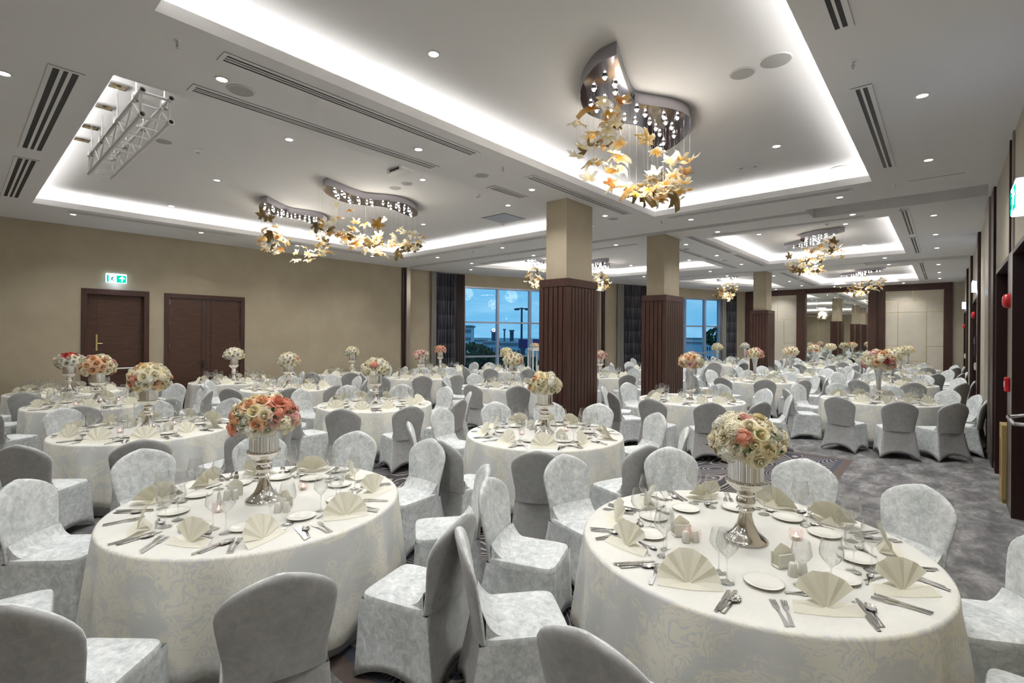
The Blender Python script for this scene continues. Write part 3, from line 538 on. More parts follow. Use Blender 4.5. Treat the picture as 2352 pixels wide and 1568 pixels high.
dl_me = [MB().lathe([(.058, -.006), (.061, 0), (.045, .0), (.043, -.006), (.058, -.006)], 20, axis='ring').mesh('trim_ring', m_white, True), MB().lathe([(.0, -.002), (.044, -.002)], 20).mesh('lamp', m_down)]
spot = bpy.data.lights.new('downlight_beam', 'SPOT'); spot.energy = SPOT_W; spot.spot_size = math.radians(125); spot.spot_blend = .9; spot.shadow_soft_size = .055; spot.color = (.99, .985, .975)
ORD = ['nearest', 'second', 'third', 'fourth', 'fifth', 'sixth', 'seventh', 'eighth', 'ninth', 'tenth', 'eleventh', 'twelfth']
dlab = {}
for key_, test in (('row beside the right wall', lambda x, y: abs(x + .175) < .05), ('row between the big coves', lambda x, y: abs(x + 4.85) < .05), ('cross row before the partition track', lambda x, y: abs(y - 9.49) < .05), ('cross row behind the partition track', lambda x, y: abs(y - 10.98) < .05), ('row beside the left wall', lambda x, y: x < -12.5), ('cross row before the far partition track', lambda x, y: abs(y - 17.63) < .1), ('cross row behind the far partition track', lambda x, y: abs(y - 19.31) < .1), ('row along the mirror wall', lambda x, y: abs(y - 26.43) < .1), ('slanted row along the windows', lambda x, y: x < -8 and y > 11), ('nearest cross row', lambda x, y: y < 1)):
    got = sorted([p for p in downs if test(*p) and p not in dlab], key=lambda p: (round(p[1]), -p[0]))
    for i, p in enumerate(got): dlab[p] = f'round downlight, {ORD[i]} in the {key_}' if 'cross' not in key_ and 'mirror' not in key_ else f'round downlight, {ORD[i]} from the right in the {key_}'
for nm_, c0, c1 in (('big right cove', -4.2, 9), ('left cove', -13, 9), ('middle right cove', -4.2, 18), ('middle left cove', -13, 18), ('far right cove', -4.2, 30), ('far left cove', -13, 30)):
    got = sorted([p for p in downs_up if p not in dlab and p[0] > c0 and p[1] < c1], key=lambda p: (round(p[1]), -p[0]))
    for i, p in enumerate(got): dlab[p] = f'round downlight inside the {nm_}, {ORD[i]} counting from the camera'
for hi, lst in ((0, downs), (1, downs_up)):
    for i, (x, y) in enumerate(lst):
        z = UP if hi else CEIL; a, s_ = where(x, y)
        r = empty('downlight', (x, y, z), label=dlab[(x, y)], cat='downlight', group='recessed ceiling downlights')
        for me in dl_me:
            o = bpy.data.objects.new(me.name, me); COL.objects.link(o); o.parent = r
        l = bpy.data.objects.new('downlight_beam', spot); COL.objects.link(l); l.parent = r; l.location = (0, 0, -.02)
def speaker(x, y, z, r_, lab):
    r = empty('ceiling_speaker', (x, y, z), label=lab, cat='speaker', group='round ceiling speakers'); MB().lathe([(r_ - .004, -.007), (r_, -.009), (r_ + .012, 0), (r_ - .01, 0)], 28, axis='ring').build('rim', m_white, r, smooth=True); MB().lathe([(0, -.006), (r_ - .004, -.006)], 28).build('grille', m_grille, r)
for x, y, z, r_, lab in ((-4.94, 1.77, CEIL, .11, 'round grey ceiling speaker beside the downlight at upper left'), (-4.95, 4.96, CEIL, .1, 'round grey ceiling speaker in the strip between the two big coves'), (-4.85, 8.47, CEIL, .1, 'round grey ceiling speaker above the nearest pillar'),
    (-1.48, 5.01, UP, .11, 'left of the two round speakers right of the big chandelier'), (-1.18, 4.97, UP, .13, 'right of the two round speakers right of the big chandelier'), (-7.79, 1.84, UP, .1, 'round speaker half hidden behind the truss'),
    (-6.83, 5.06, UP, .09, 'right small round speaker above the left chandeliers'), (-7.2, 5.08, UP, .09, 'left small round speaker above the left chandeliers'), (-5.12, 12.68, CEIL, .1, 'round speaker right of the second pillar top'), (-5.0, 15.3, CEIL, .1, 'round speaker between the two rows of far slot vents'),
    (-12.1, 1.81, UP, .1, 'round speaker in the far left corner of the left cove'), (-1.2, 8.77, UP, .11, 'round speaker at the far right corner of the right cove'), (-1.6, 12.4, UP, .1, 'round speaker in the middle right cove')): speaker(x, y, z, r_, lab)
def sprinkler(x, y, z, lab):
    r = empty('sprinkler', (x, y, z), label=lab, cat='sprinkler', group='ceiling sprinklers'); MB().lathe([(.022, -.004), (.026, 0)], 14, axis='open').build('rose', m_white, r, smooth=True); MB().tube((0, 0, 0), (0, 0, -.04), .008).tube((-.015, 0, -.03), (0, 0, -.06), .003, 5).tube((.015, 0, -.03), (0, 0, -.06), .003, 5).lathe([(.0, -.062), (.012, -.06)], 10).build('head', m_chrome, r)
for x, y, z, lab in ((-4.47, 1.14, CEIL, 'sprinkler left of the right cove corner'), (-4.49, 4.9, CEIL, 'sprinkler beside the right cove edge above the round speaker'), (-.58, 4.87, CEIL, 'sprinkler on the right ceiling strip, nearer one'), (-.58, 9.2, CEIL, 'sprinkler on the right ceiling strip, farther one'), (-4.2, 9.2, CEIL, 'sprinkler by the right cove tip'), (-9.6, 9.3, CEIL, 'sprinkler on the cross strip left'), (-.6, 10.95, CEIL, 'sprinkler at the end of the far right slot vent'), (-4.7, 11.3, CEIL, 'sprinkler behind the second pillar top')): sprinkler(x, y, z, lab)
def detector(x, y, z, lab):
    r = empty('smoke_detector', (x, y, z), label=lab, cat='detector', group='white ceiling detectors'); MB().lathe([(.055, 0), (.058, -.012), (.04, -.035), (.0, -.038)], 16).build('body', m_white, r, smooth=True); MB().lathe([(.03, -.0365), (.018, -.044), (0, -.045)], 12).build('sensor', m_grille, r, smooth=True)
for x, y, z, lab in ((-7.81, 2.25, UP, 'cream detector on the left cove ceiling near the truss'), (-2.11, 7.78, UP, 'white detector in the right cove beyond the big chandelier'), (-2.3, 7.75, UP, 'small white detector beside the other one in the right cove'), (-6.4, 6.3, UP, 'white detector left of the nearest pillar'), (-7.6, 8.3, UP, 'white detector near the far edge of the left cove'), (-2.0, 12.9, UP, 'white detector in the middle right cove'), (-7.3, 12.6, UP, 'white detector seen between the two nearest pillars')): detector(x, y, z, lab)
def vent(x0, x1, y0, y1, n, lab, along='y'):
    r = empty('ceiling_vent', ((x0 + x1) / 2, (y0 + y1) / 2, CEIL), label=lab, cat='vent', group='slot vents in the ceiling'); a, c = (x1 - x0) / 2, (y1 - y0) / 2; e = .035
    MB().box(-a - e, a + e, -c - e, c + e, -.004, 0).build('backing', m_black, r)
    wdt = 2 * (a if along == 'y' else c); p = wdt / n
    MB().box(-a - e, -a, -c - e, c + e, -.008, -.004).box(a, a + e, -c - e, c + e, -.008, -.004).box(-a, a, -c - e, -c, -.008, -.004).box(-a, a, c, c + e, -.008, -.004).build('frame', m_ceil, r)
    for k in range(1, n):
        if along == 'y': q = -a + p * k; MB().box(q - p * .22, q + p * .22, -c, c, -.008, -.004).build('slat', m_ceil, r)
        else: q = -c + p * k; MB().box(-a, a, q - p * .22, q + p * .22, -.008, -.004).build('slat', m_ceil, r)
vent(-8.5, -5.72, .56, .73, 3, 'three-slot vent along the near edge of the left cove, longer piece', 'x'); vent(-11.8, -9.05, .56, .73, 3, 'three-slot vent at far left, second piece from the truss', 'x')
vent(-4.50, -4.39, 1.47, 4.3, 3, 'long slot vent beside the edge of the right cove, upper left'); vent(-5.28, -5.17, 1.47, 4.3, 3, 'long slot vent beside the edge of the left cove, upper left')
vent(-4.53, -4.42, 5.46, 8.3, 3, 'ribbed slot vent above the nearest pillar top'); vent(-5.29, -5.18, 5.47, 6.2, 3, 'short ribbed slot vent left of the nearest pillar')
vent(-.62, -.54, 1.4, 4.27, 2, 'two-slot vent cut by the top edge at right'); vent(-.63, -.54, 5.43, 8.2, 2, 'two-slot vent beside the right edge of the right cove'); vent(-12.5, -12.4, 1.47, 4.35, 2, 'dark slot vent between the left cove and the left wall'); vent(-12.5, -12.4, 5.5, 8.3, 2, 'slot vent near the left wall behind the left chandeliers')
vent(-3.98, -1.12, 9.07, 9.13, 2, 'long thin slot vent along the far edge of the right cove', 'x'); vent(-11.8, -9.0, 9.05, 9.11, 2, 'thin slot vent beyond the left cove, left piece', 'x'); vent(-8.3, -5.8, 9.05, 9.11, 2, 'thin slot vent beyond the left cove, right piece', 'x')
vent(-.61, -.53, 11.2, 13.9, 2, 'two-slot vent on the right strip before the middle cove corner'); vent(-.61, -.53, 14.4, 17.1, 2, 'two-slot vent on the right strip behind the other one'); vent(-4.46, -4.36, 11.13, 13.97, 2, 'thin slot vent left of the middle right cove, nearer'); vent(-4.46, -4.36, 14.44, 17.25, 2, 'thin slot vent left of the middle right cove, farther')
vent(-5.32, -5.22, 11.7, 14.24, 2, 'thin slot vent right of the middle left cove, nearer'); vent(-5.32, -5.22, 14.46, 17.3, 2, 'thin slot vent right of the middle left cove, farther'); vent(-.61, -.53, 19.5, 22.2, 2, 'slot vent on the far right strip, nearer'); vent(-.61, -.53, 22.5, 25.2, 2, 'slot vent on the far right strip, farthest')
vent(-4.46, -4.36, 19.6, 22.2, 2, 'thin slot vent left of the far right cove, nearer'); vent(-4.46, -4.36, 22.6, 25.4, 2, 'thin slot vent left of the far right cove, farther'); vent(-3.9, -1.2, 11.28, 11.34, 2, 'thin slot vent along the near edge of the middle right cove', 'x'); vent(-11.2, -5.8, 11.2, 11.26, 2, 'thin slot vent along the near edge of the middle left cove', 'x')
r = empty('access_hatch', (-7.25, 7.93, UP), label='square grey access hatch in the left cove ceiling', cat='hatch'); MB().box(-.34, .34, -.34, .34, -.006, -.002).build('shadow_gap', m_groove, r); MB().box(-.325, .335, -.325, .335, -.012, -.006).build('panel', mat('hatch_grey', (.42, .45, .50), .6), r)
r = empty('access_hatch', (-.12, 9.35, CEIL), label='pale ceiling hatch at right before the partition track', cat='hatch'); MB().box(-.3, .3, -.2, .2, -.005, 0).build('panel', m_ceil, r); MB().box(-.31, .31, -.21, -.2, -.004, 0).box(-.31, .31, .2, .21, -.004, 0).build('joint', m_grille, r)
r = empty('projector_lift', (-6.3, 4.55, UP), label='small white ceiling unit behind the left chandeliers', cat='projector'); MB().bevbox(-.2, .2, -.12, .12, -.07, 0, .01).build('housing', m_white, r); MB().box(-.12, .12, -.125, -.12, -.05, -.02).build('lens_slot', m_black, r)
for i, x in enumerate((-6.38, -7.08, -7.91, -8.52)):
    r = empty('square_spotlight', (x, 1.12, UP), label=['nearest', 'second', 'third', 'farthest'][i] + ' small square spotlight above the truss', cat='spotlight', group='square spotlights above the truss')
    MB().box(-.075, .075, -.075, -.055, -.015, 0).box(-.075, .075, .055, .075, -.015, 0).box(-.075, -.055, -.055, .055, -.015, 0).box(.055, .075, -.055, .055, -.015, 0).build('frame', m_steel, r); MB().box(-.055, .055, -.055, .055, -.008, 0).build('reflector', m_gold, r); MB().lathe([(0, -.01), (.022, -.009)], 12).build('lamp', m_black, r)
# truss
t = empty('lighting_truss', (0, 0, 0), label='silver aluminium box truss hanging in the left cove', cat='truss')
ty0, ty1, tz0, tz1, tx0, tx1 = 1.15, 1.375, 3.95, 4.175, -8.2, -5.56
for y in (ty0, ty1):
    for z in (tz0, tz1):
        b = MB(); r1 = .022
        b.tube((tx0, y, z), (tx1, y, z), r1, 12, cap=False).tube((tx0, y, z), (tx1, y, z), r1 - .006, 12, cap=False); b.build('chord', m_alu, t, smooth=True)
        MB().lathe([(.028, 0), (.028, .05), (.02, .05), (.02, 0)], 12).build('coupler', m_alu, t, smooth='auto').matrix_local = TR(tx1 - .045, y, z) @ RY(PI / 2)
n = 8; dx = (tx1 - tx0 - .1) / n
for k in range(n):
    xa = tx0 + .05 + k * dx; xb = xa + dx; f_ = k % 2 == 0
    for z in (tz0, tz1): MB().tube((xb, ty0, z), (xb, ty1, z), .0095, 6, cap=False).build('rung', m_alu, t)
    for p, q in (((ty0, tz0), (ty0, tz1)), ((ty1, tz0), (ty1, tz1))):
        a, c = (p, q) if f_ else (q, p); MB().tube((xa, *a), (xb, *c), .0095, 6, cap=False).build('brace', m_alu, t)
for xa in (tx0 + .04, tx1 - .07):
    for p, q in (((ty0, tz0), (ty0, tz1)), ((ty1, tz0), (ty1, tz1)), ((ty0, tz0), (ty1, tz0)), ((ty0, tz1), (ty1, tz1))): MB().tube((xa, *p), (xa, *q), .0125, 8, cap=False).build('end_brace', m_alu, t)
for x in (-5.8, -6.6, -7.4, -8.05):
    for y in (ty0, ty1): MB().tube((x, y, tz1), (x, y, UP), .006, 6).box(x - .03, x + .03, y - .03, y + .03, tz1 - .03, tz1 + .04).build('hanger', m_steel, t)

# ------------------------------------------------------------------ chandeliers
half = [(.0, -1.19), (-.20, -1.17), (-.43, -1.02), (-.63, -.80), (-.78, -.50), (-.80, -.28), (-.72, -.05), (-.60, .14), (-.52, .33), (-.62, .70), (-.80, 1.20)]
def s_curve():
    a = [(x * 1, y) for x, y in half]; tip = a[0]; tail = a[-1]
    cx, cy = (tip[0] + tail[0]) / 2, (tip[1] + tail[1]) / 2
    pts = [(x - cx, y - cy) for x, y in a]; ctl = pts[:-1]; ctl = ctl + [(-x, -y) for x, y in ctl]
    out = []; n = len(ctl); tips = {0, n // 2}
    for i in range(n):
        p0, p1, p2, p3 = ctl[i - 1], ctl[i], ctl[(i + 1) % n], ctl[(i + 2) % n]
        if i in tips: p0 = p1
        if (i + 1) % n in tips: p3 = p2
        for k in range(4):
            t_ = k / 4; out.append(tuple(.5 * ((2 * p1[j]) + (-p0[j] + p2[j]) * t_ + (2 * p0[j] - 5 * p1[j] + 4 * p2[j] - p3[j]) * t_ ** 2 + (-p0[j] + 3 * p1[j] - 3 * p2[j] + p3[j]) * t_ ** 3) for j in (0, 1)))
    return out
SC = s_curve()
def inpoly(x, y, P):
    c = False; j = len(P) - 1
    for i in range(len(P)):
        if (P[i][1] > y) != (P[j][1] > y) and x < (P[j][0] - P[i][0]) * (y - P[i][1]) / (P[j][1] - P[i][1]) + P[i][0]: c = not c
        j = i
    return c
canopy_me = MB().prism(SC, -.12, 0).mesh('canopy', m_canopy)
bulb_me = MB().lathe([(0, -.025), (.011, -.02), (.015, -.005), (.012, .012), (.009, .02)], 10).mesh('bulb', m_bulb, True)
cup_me = MB().lathe([(.026, 0), (.03, -.012), (.026, -.02), (.02, -.01)], 12).mesh('bulb_cup', m_steel, True)
def leaf_mesh(mi, curl):
    n = 40; pts = []
    lob = [(90, 1.0), (150, .88), (30, .88), (205, .62), (-25, .62)]
    for i in range(n):
        a = 360 * i / n; r = .42
        for c, h in lob:
            dd = abs((a - c + 180) % 360 - 180); r = max(r, h * (1 - .75 * (dd / 36) ** 1.4) if dd < 36 else 0)
        r *= (1 + .07 * (1 if i % 2 else -1)); 
        if 258 < a < 282: r = .12
        pts.append((math.cos(math.radians(a)) * r * .125, math.sin(math.radians(a)) * r * .125))
    b = MB()
    def z(x, y): q = math.hypot(x, y); return curl * q * q * 7 + .012 * math.sin(x * 60)
    for off in (0, .0035):
        vs = [(0, 0, -.004 + off)] + [(x * .5, y * .5, z(x * .5, y * .5) + off) for x, y in pts] + [(x, y, z(x, y) + off) for x, y in pts]
        fs = [(0, 1 + i, 1 + (i + 1) % n) for i in range(n)] + [(1 + i, 1 + n + i, 1 + n + (i + 1) % n, 1 + (i + 1) % n) for i in range(n)]
        if off == 0: fs = [f[::-1] for f in fs]
        b.add(vs, fs)
    m0 = 1 + n; k = 1 + 2 * n; b.f += [(m0 + i, k + m0 + i, k + m0 + (i + 1) % n, m0 + (i + 1) % n)[::-1] for i in range(n)]; b.m += [0] * n
    return b.mesh('glass_leaf', m_leaf[mi], True)
leaf_mes = [[leaf_mesh(mi, c) for c in (.35, -.55)] for mi in range(4)]
def chandelier(x, y, rz, lab, seed, nleaf=46, zb=3.42, s=1.0, mirror=1):
    nleaf = int(nleaf * 1.5)
    rr = random.Random(seed); r = empty('chandelier', (x, y, UP), rz, lab, 'chandelier', 'glass leaf chandeliers')
    r.scale = (s * mirror, s, 1)
    o = bpy.data.objects.new('canopy', canopy_me); COL.objects.link(o); o.parent = r
    pts = []; tries = 0
    while len(pts) < 26 and tries < 3000:
        tries += 1; a, c = rr.uniform(-1, 1), rr.uniform(-1.3, 1.3)
        if all(inpoly(a + dx_, c + dy_, SC) for dx_ in (-.07, .07) for dy_ in (-.07, .07)) and all(math.hypot(a - p[0], c - p[1]) > .15 for p in pts): pts.append((a, c))
    for a, c in pts:
        for me, dz in ((cup_me, -.12), (bulb_me, -.134)):
            o = bpy.data.objects.new(me.name, me); COL.objects.link(o); o.parent = r; o.location = (a, c, dz)
    wires = MB(); k = 0
    while k < nleaf:
        a, c = rr.uniform(-1.05, 1.05), rr.uniform(-1.35, 1.35)
        if not (inpoly(a * .92, c * .92, SC)): continue
        d_ = math.hypot(a, c * .6); low = (zb - UP) * (.55 + .5 * math.exp(-d_ * 1.1)); dz = rr.uniform(-.32, low) if rr.random() < .35 else low + abs(rr.gauss(0, .2)); dz = min(dz, -.26)
        u = rr.random(); mi = 0 if u < .48 else (1 if u < .76 else (2 if u < .90 else 3))
        o = bpy.data.objects.new('glass_leaf', leaf_mes[mi][rr.randrange(2)]); COL.objects.link(o); o.parent = r; o.location = (a, c, dz)
        q = rr.uniform(.85, 1.3) * (1.2 if mi == 2 else 1); o.scale = (q, q, q)
        tlt = rr.uniform(-.6, .6) if mi != 2 else rr.choice((-1, 1)) * rr.uniform(.9, 1.5)
        o.rotation_euler = (tlt, rr.uniform(-.5, .5), rr.uniform(0, 2 * PI)); wires.tube((a, c, -.12), (a, c, dz), .0009, 4, cap=False); k += 1
    wires.build('suspension_wires', m_wire, r, kind='stuff')
    l = bpy.data.lights.new('chandelier_glow', 'POINT'); l.energy = CHAND_W; l.color = (1, .95, .88); l.shadow_soft_size = .3; lo = bpy.data.objects.new('chandelier_glow', l); COL.objects.link(lo); lo.parent = r; lo.location = (0, 0, -.72)
    l = bpy.data.lights.new('chandelier_beam', 'SPOT'); l.energy = 75; l.color = (1, .96, .9); l.shadow_soft_size = .25; l.spot_size = math.radians(150); l.spot_blend = 1; lo = bpy.data.objects.new('chandelier_beam', l); COL.objects.link(lo); lo.parent = r; lo.location = (0, 0, -.17)
chandelier(-2.53, 4.95, 0, 'large S-shaped chrome chandelier with glass leaves at top right', 11, 52, 3.42)
chandelier(-7.93, 5.15, 0, 'right of the two glass leaf chandeliers in the left cove', 12, 50, 3.38, .95)
chandelier(-10.1, 4.7, .35, 'left of the two glass leaf chandeliers in the left cove', 13, 44, 3.40, .88)
chandelier(-2.54, 14.3, .5, 'glass leaf chandelier in the middle right cove', 14, 50, 3.48, .85)
chandelier(-2.4, 22.9, .5, 'glass leaf chandelier before the mirror wall', 15, 46, 3.48, .85)
chandelier(-9.1, 15.0, .5, 'glass leaf chandelier seen between the first and second pillars', 16, 40, 3.48, .82)
chandelier(-10.35, 12.9, .5, 'glass leaf chandelier mostly hidden left of the nearest pillar', 17, 30, 3.5, .7)
chandelier(-7.1, 22.0, .5, 'glass leaf chandelier above the second window curtain', 18, 46, 3.45, .85)

# ------------------------------------------------------------------ tables
TB = [  # key, x, y, vase, label name, chairs
 ('A', -.87, 3.06, 'urn', 'front right table', [90, 62, 28, -8, -50, -93, -128, -161, 167, 128]),
 ('B', -3.63, 1.47, 'urn', 'front left table', [-20, 15, 54, 94, 127, 160, -166, -134, -93, -54]),
 ('C', -7.33, 1.6, 'urn', 'coral flower table', [-48, -15, 20, 56, 92, 128, 165, -158, -120, -85]),
 ('F', -3.62, 4.72, 'urn', 'near pillar table', [-54, -16, 25, 61, 98, 125, 155, -171, -130, -89]),
 ('G', -7.2, 4.72, 'urn', 'red bloom table', [-49, -17, 20, 56, 92, 128, 165, -160, -120, -85]),
 ('D', -10.5, 1.6, 'urn', 'single door table', None),
 ('P', -3.55, 9.08, 'trumpet', 'second pillar table', [-90, -59, -29, 19, 55, 90, 163, -160, -125]),
 ('H', -10.6, 4.79, 'urn', 'low cream flower table', None),
 ('E', -12.95, 1.53, 'urn', 'far left table', None),
 ('J', -7.5, 8.57, 'urn', 'first window table', None),
 ('R', -.94, 11.5, 'trumpet', 'near right wall table', [-105, -76, -48, -10, 22, 52, 87, 122, 158, -150]),
 ('I', -12.95, 4.52, 'urn', 'double door table', None),
 ('K', -10.75, 8.47, 'urn', 'wall post table', None),
 ('L', -12.95, 7.69, 'urn', 'left wall table', None),
 ('O', -7.5, 12.4, 'urn', 'between pillars table', None),
 ('Q', -3.8, 14.1, 'trumpet', 'far pillar table', None),
 ('S', -1.03, 15.8, 'trumpet', 'second right wall table', None),
 ('N', -10.8, 12.0, 'urn', 'behind window table', None),
 ('M', -12.75, 10.85, 'urn', 'first curtain table', None),
 ('Z', -7.6, 16.3, 'trumpet', 'hidden pillar table', None),
 ('W', -3.57, 17.0, 'trumpet', 'centre aisle table', None),
 ('T', -1.05, 19.4, 'trumpet', 'third right wall table', None),
 ('V17', -7.0, 20.65, 'trumpet', 'second window table', None),
 ('X', -3.8, 22.0, 'trumpet', 'mirror left table', None),
 ('U', -1.05, 23.2, 'trumpet', 'last right wall table', None),
 ('V18', -6.9, 24.0, 'trumpet', 'back left table', None),
 ('Y', -3.75, 25.2, 'trumpet', 'mirror table', None)]
TR_ = .93; TZ = .76
def cloth_mesh(seed, nf):
    rr = random.Random(seed); ph = [rr.uniform(0, 6.28) for _ in range(4)]; n = 120; b = MB(); uvs = []
    rings = [(0.0, TZ, 0)] ; prof = [(.3, TZ), (.6, TZ), (.89, TZ), (.915, TZ - .001), (.926, TZ - .004), (.931, TZ - .016), (.936, .66), (.944, .54), (.952, .42), (.962, .30), (.97, .20), (.975, .13), (.97, .127)]
    b.v.append((0, 0, TZ)); uvs.append((0, 20))
    for k, (r, z) in enumerate(prof):
        dep = max(0, (TZ - .03 - z) / .6)
        for i in range(n):
            a = 2 * PI * i / n; wv = (math.sin(nf * a + ph[0]) * .6 + math.sin((nf * 1.0 - 5) * a + ph[1]) * .35 + math.sin((nf + 7) * a + ph[2]) * .3) * .046 * dep ** .7
            rr_ = r + wv; b.v.append((rr_ * math.cos(a), rr_ * math.sin(a), z + (.008 * math.sin(3 * a + ph[3]) if dep > .8 else 0)))
            uvs.append((r * math.cos(a) * 1.0, 20 + r * math.sin(a)) if k < 4 else (a * .93, -(TZ - z)))
    b.f += [(0, 1 + i, 1 + (i + 1) % n) for i in range(n)]; fuv = [[0, 1 + i, 1 + (i + 1) % n] for i in range(n)]
    for k in range(len(prof) - 1):
        for i in range(n): q = (1 + k * n + i, 1 + (k + 1) * n + i, 1 + (k + 1) * n + (i + 1) % n, 1 + k * n + (i + 1) % n); b.f.append(q)
    b.m = [0] * len(b.f)
    me = b.mesh('tablecloth', m_cloth, True); ul = me.uv_layers.new(name='UVMap')
    for p in me.polygons:
        side = min(p.vertices) >= 1 + 3 * n
        for li in p.loop_indices:
            vi = me.loops[li].vertex_index
            if side:
                i = (vi - 1) % n; k = (vi - 1) // n; a = i
                if i == 0 and max((v - 1) % n for v in p.vertices) == n - 1: a = n
                ul.data[li].uv = (2 * PI * a / n * .93, -(TZ - prof[k][1]) - .0)
            else: ul.data[li].uv = uvs[vi] if vi == 0 or (vi - 1) // n < 4 else (0, 20)
    return me
cloths = [cloth_mesh(i, nf) for i, nf in enumerate((17, 14, 19, 15))]
under_me = MB().lathe([(.84, .70), (.86, .69), (.87, .4), (.88, .012), (.875, .012), (.865, .4), (.85, .68)], 64, flute=lambda k, i, n: .012 * math.sin(i * 2 * PI / n * 16) * (k > 1), axis='ring').mesh('underlay', m_under, True)
top_me = MB().lathe([(0, .715), (.90, .715), (.905, .72), (.905, .75), (.90, .755), (0, .755)], 48).mesh('tabletop', m_wood)
leg_me = MB().tube((0, 0, 0), (0, 0, .715), .02, 8).mesh('leg', m_steel)
# ------------------------------------------------------------------ chair
SEG = 20
def hw(z):   # half width of the back seen from behind
    tab = [(0, .27), (.12, .25), (.3, .222), (.45, .208), (.55, .212), (.66, .232), (.75, .248), (.80, .240), (.84, .214), (.87, .177), (.895, .132), (.915, .08), (.93, .02)]
    for (a, p), (c, q) in zip(tab[:-1], tab[1:]):
        if a <= z <= c: return p + (q - p) * (z - a) / (c - a)
    return tab[-1][1]
def by(z): return -.235 - .095 * max(0, (z - .45) / .48) ** 1.15 if z >= .45 else -.235 - .085 * ((.45 - z) / .45) ** 1.3
def chair_meshes():
    b = MB(); zs = [.44, .50, .56, .63, .70, .76, .80, .835, .865, .89, .908, .92, .928, .931]; n = 28; P = []
    for z in zs:
        w_ = hw(z); t_ = .026 * min(1, (max(.0, .934 - z) / .03) ** .5)
        for i in range(n):
            a = 2 * PI * i / n; ca, sa = math.cos(a), math.sin(a); x = w_ * math.copysign(abs(ca) ** .55, ca); y = t_ * math.copysign(abs(sa) ** .8, sa)
            y += .030 * (x / .25) ** 2
            P.append((x, by(z) + y, z))
    b.add(P, [(k * n + i, k * n + (i + 1) % n, (k + 1) * n + (i + 1) % n, (k + 1) * n + i) for k in range(len(zs) - 1) for i in range(n)] + [tuple((len(zs) - 1) * n + i for i in range(n))])
    # face 0 front velvet, back plain with shade in its grey
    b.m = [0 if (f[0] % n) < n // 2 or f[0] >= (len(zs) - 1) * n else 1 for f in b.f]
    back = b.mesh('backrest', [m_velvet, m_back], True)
    def ring(hx, y0, y1, z, e=.25, m=40):
        out = []
        for i in range(m):
            a = 2 * PI * (i + .5) / m; ca, sa = math.cos(a), math.sin(a); out.append((hx * math.copysign(abs(ca) ** e, ca), (y0 + y1) / 2 + (y1 - y0) / 2 * math.copysign(abs(sa) ** e, sa), z))
        return out
    s = MB(); m = 40; rings = [ring(.20, -.215, .21, .405), ring(.215, -.235, .225, .42), ring(.218, -.237, .228, .445), ring(.212, -.23, .222, .464), ring(.19, -.21, .20, .474), ring(.10, -.1, .1, .481, .5)]
    for q in rings: s.v += q
    s.f = [(k * m + i, k * m + (i + 1) % m, (k + 1) * m + (i + 1) % m, (k + 1) * m + i) for k in range(len(rings) - 1) for i in range(m)] + [tuple((len(rings) - 1) * m + i for i in range(m)), tuple(range(m - 1, -1, -1))]; s.m = [0] * len(s.f)
    nf = 9; nx = 11
    def fil(u, v):
        x = (u - .5) * 2 * (.190 + .012 * v); y = -.10 - .122 * v; return (x, y - .0 + .028 * (x / .25) ** 2 * v, .474 + .085 * v ** 2.4 - .004 * abs(2 * u - 1) ** 6)
    s.grid(nx, nf, fil)
    for u in (0, 1):
        top = [fil(u, j / (nf - 1)) for j in range(nf)]; s.add(top + [(x, y, .462) for x, y, z in top], [(j, j + 1, nf + j + 1, nf + j) for j in range(nf - 1)])
    seat = s.mesh('seat', m_velvet, 'auto')
    # skirt stretched between four feet
    q = MB(); K = 12; rows = 9; corners_t = [(-.216, -.238), (.216, -.238), (.216, .226), (-.216, .226)]; corners_b = [(-.272, -.325), (.272, -.325), (.245, .238), (-.245, .238)]
    arch = [.105, .085, .07, .085]; per = 4 * K
    for j in range(rows):
        v = j / (rows - 1)
        for i in range(per):
            sd, t_ = divmod(i, K); t_ /= K; a, c = corners_t[sd], corners_t[(sd + 1) % 4]; d_, e = corners_b[sd], corners_b[(sd + 1) % 4]
            tx, ty = a[0] + (c[0] - a[0]) * t_, a[1] + (c[1] - a[1]) * t_; bx_, by_ = d_[0] + (e[0] - d_[0]) * t_, d_[1] + (e[1] - d_[1]) * t_
            zb = arch[sd] * (1 - abs(2 * t_ - 1) ** 2.4) if 0 < t_ < 1 else 0.003
            vv = v * (1 - zb / .44); k_ = 1 - (1 - vv) ** 1.5 if False else vv ** 1.25
            x, y = tx + (bx_ - tx) * k_, ty + (by_ - ty) * k_
            pull = .018 * math.sin(PI * t_) * math.sin(PI * v * .8); nx, ny = ((0, 1), (-1, 0), (0, -1), (1, 0))[sd]; x += nx * pull; y += ny * pull
            if 0 < v < 1 and t_ == 0: x *= .992
            q.v.append((x, y, .44 + (zb - .44) * v))
    for i in range(per): x, y, z = q.v[(rows - 1) * per + i]; q.v.append((x * .95, y * .95 - .005, z + .012))
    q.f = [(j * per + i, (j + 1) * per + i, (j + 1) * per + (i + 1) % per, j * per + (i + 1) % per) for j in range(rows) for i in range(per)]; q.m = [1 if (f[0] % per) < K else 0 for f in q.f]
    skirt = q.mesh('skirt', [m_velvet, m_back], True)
    return back, seat, skirt
chair_me = chair_meshes()
leg_c = MB()
for x, y, x2, y2 in ((-.18, -.2, -.245, -.295), (.18, -.2, .245, -.295), (.18, .19, .222, .225), (-.18, .19, -.222, .225)): leg_c.tube((x, y, .40), (x2, y2, .001), .011, 6)
legs_me = [MB().tube((x, y, .40), (x2, y2, .001), .011, 6).mesh('leg', m_black) for x, y, x2, y2 in ((-.18, -.2, -.245, -.295), (.18, -.2, .245, -.295), (.18, .19, .222, .225), (-.18, .19, -.222, .225))]
HOUR = ['twelve', 'one', 'two', 'three', 'four', 'five', 'six', 'seven', 'eight', 'nine', 'ten', 'eleven']
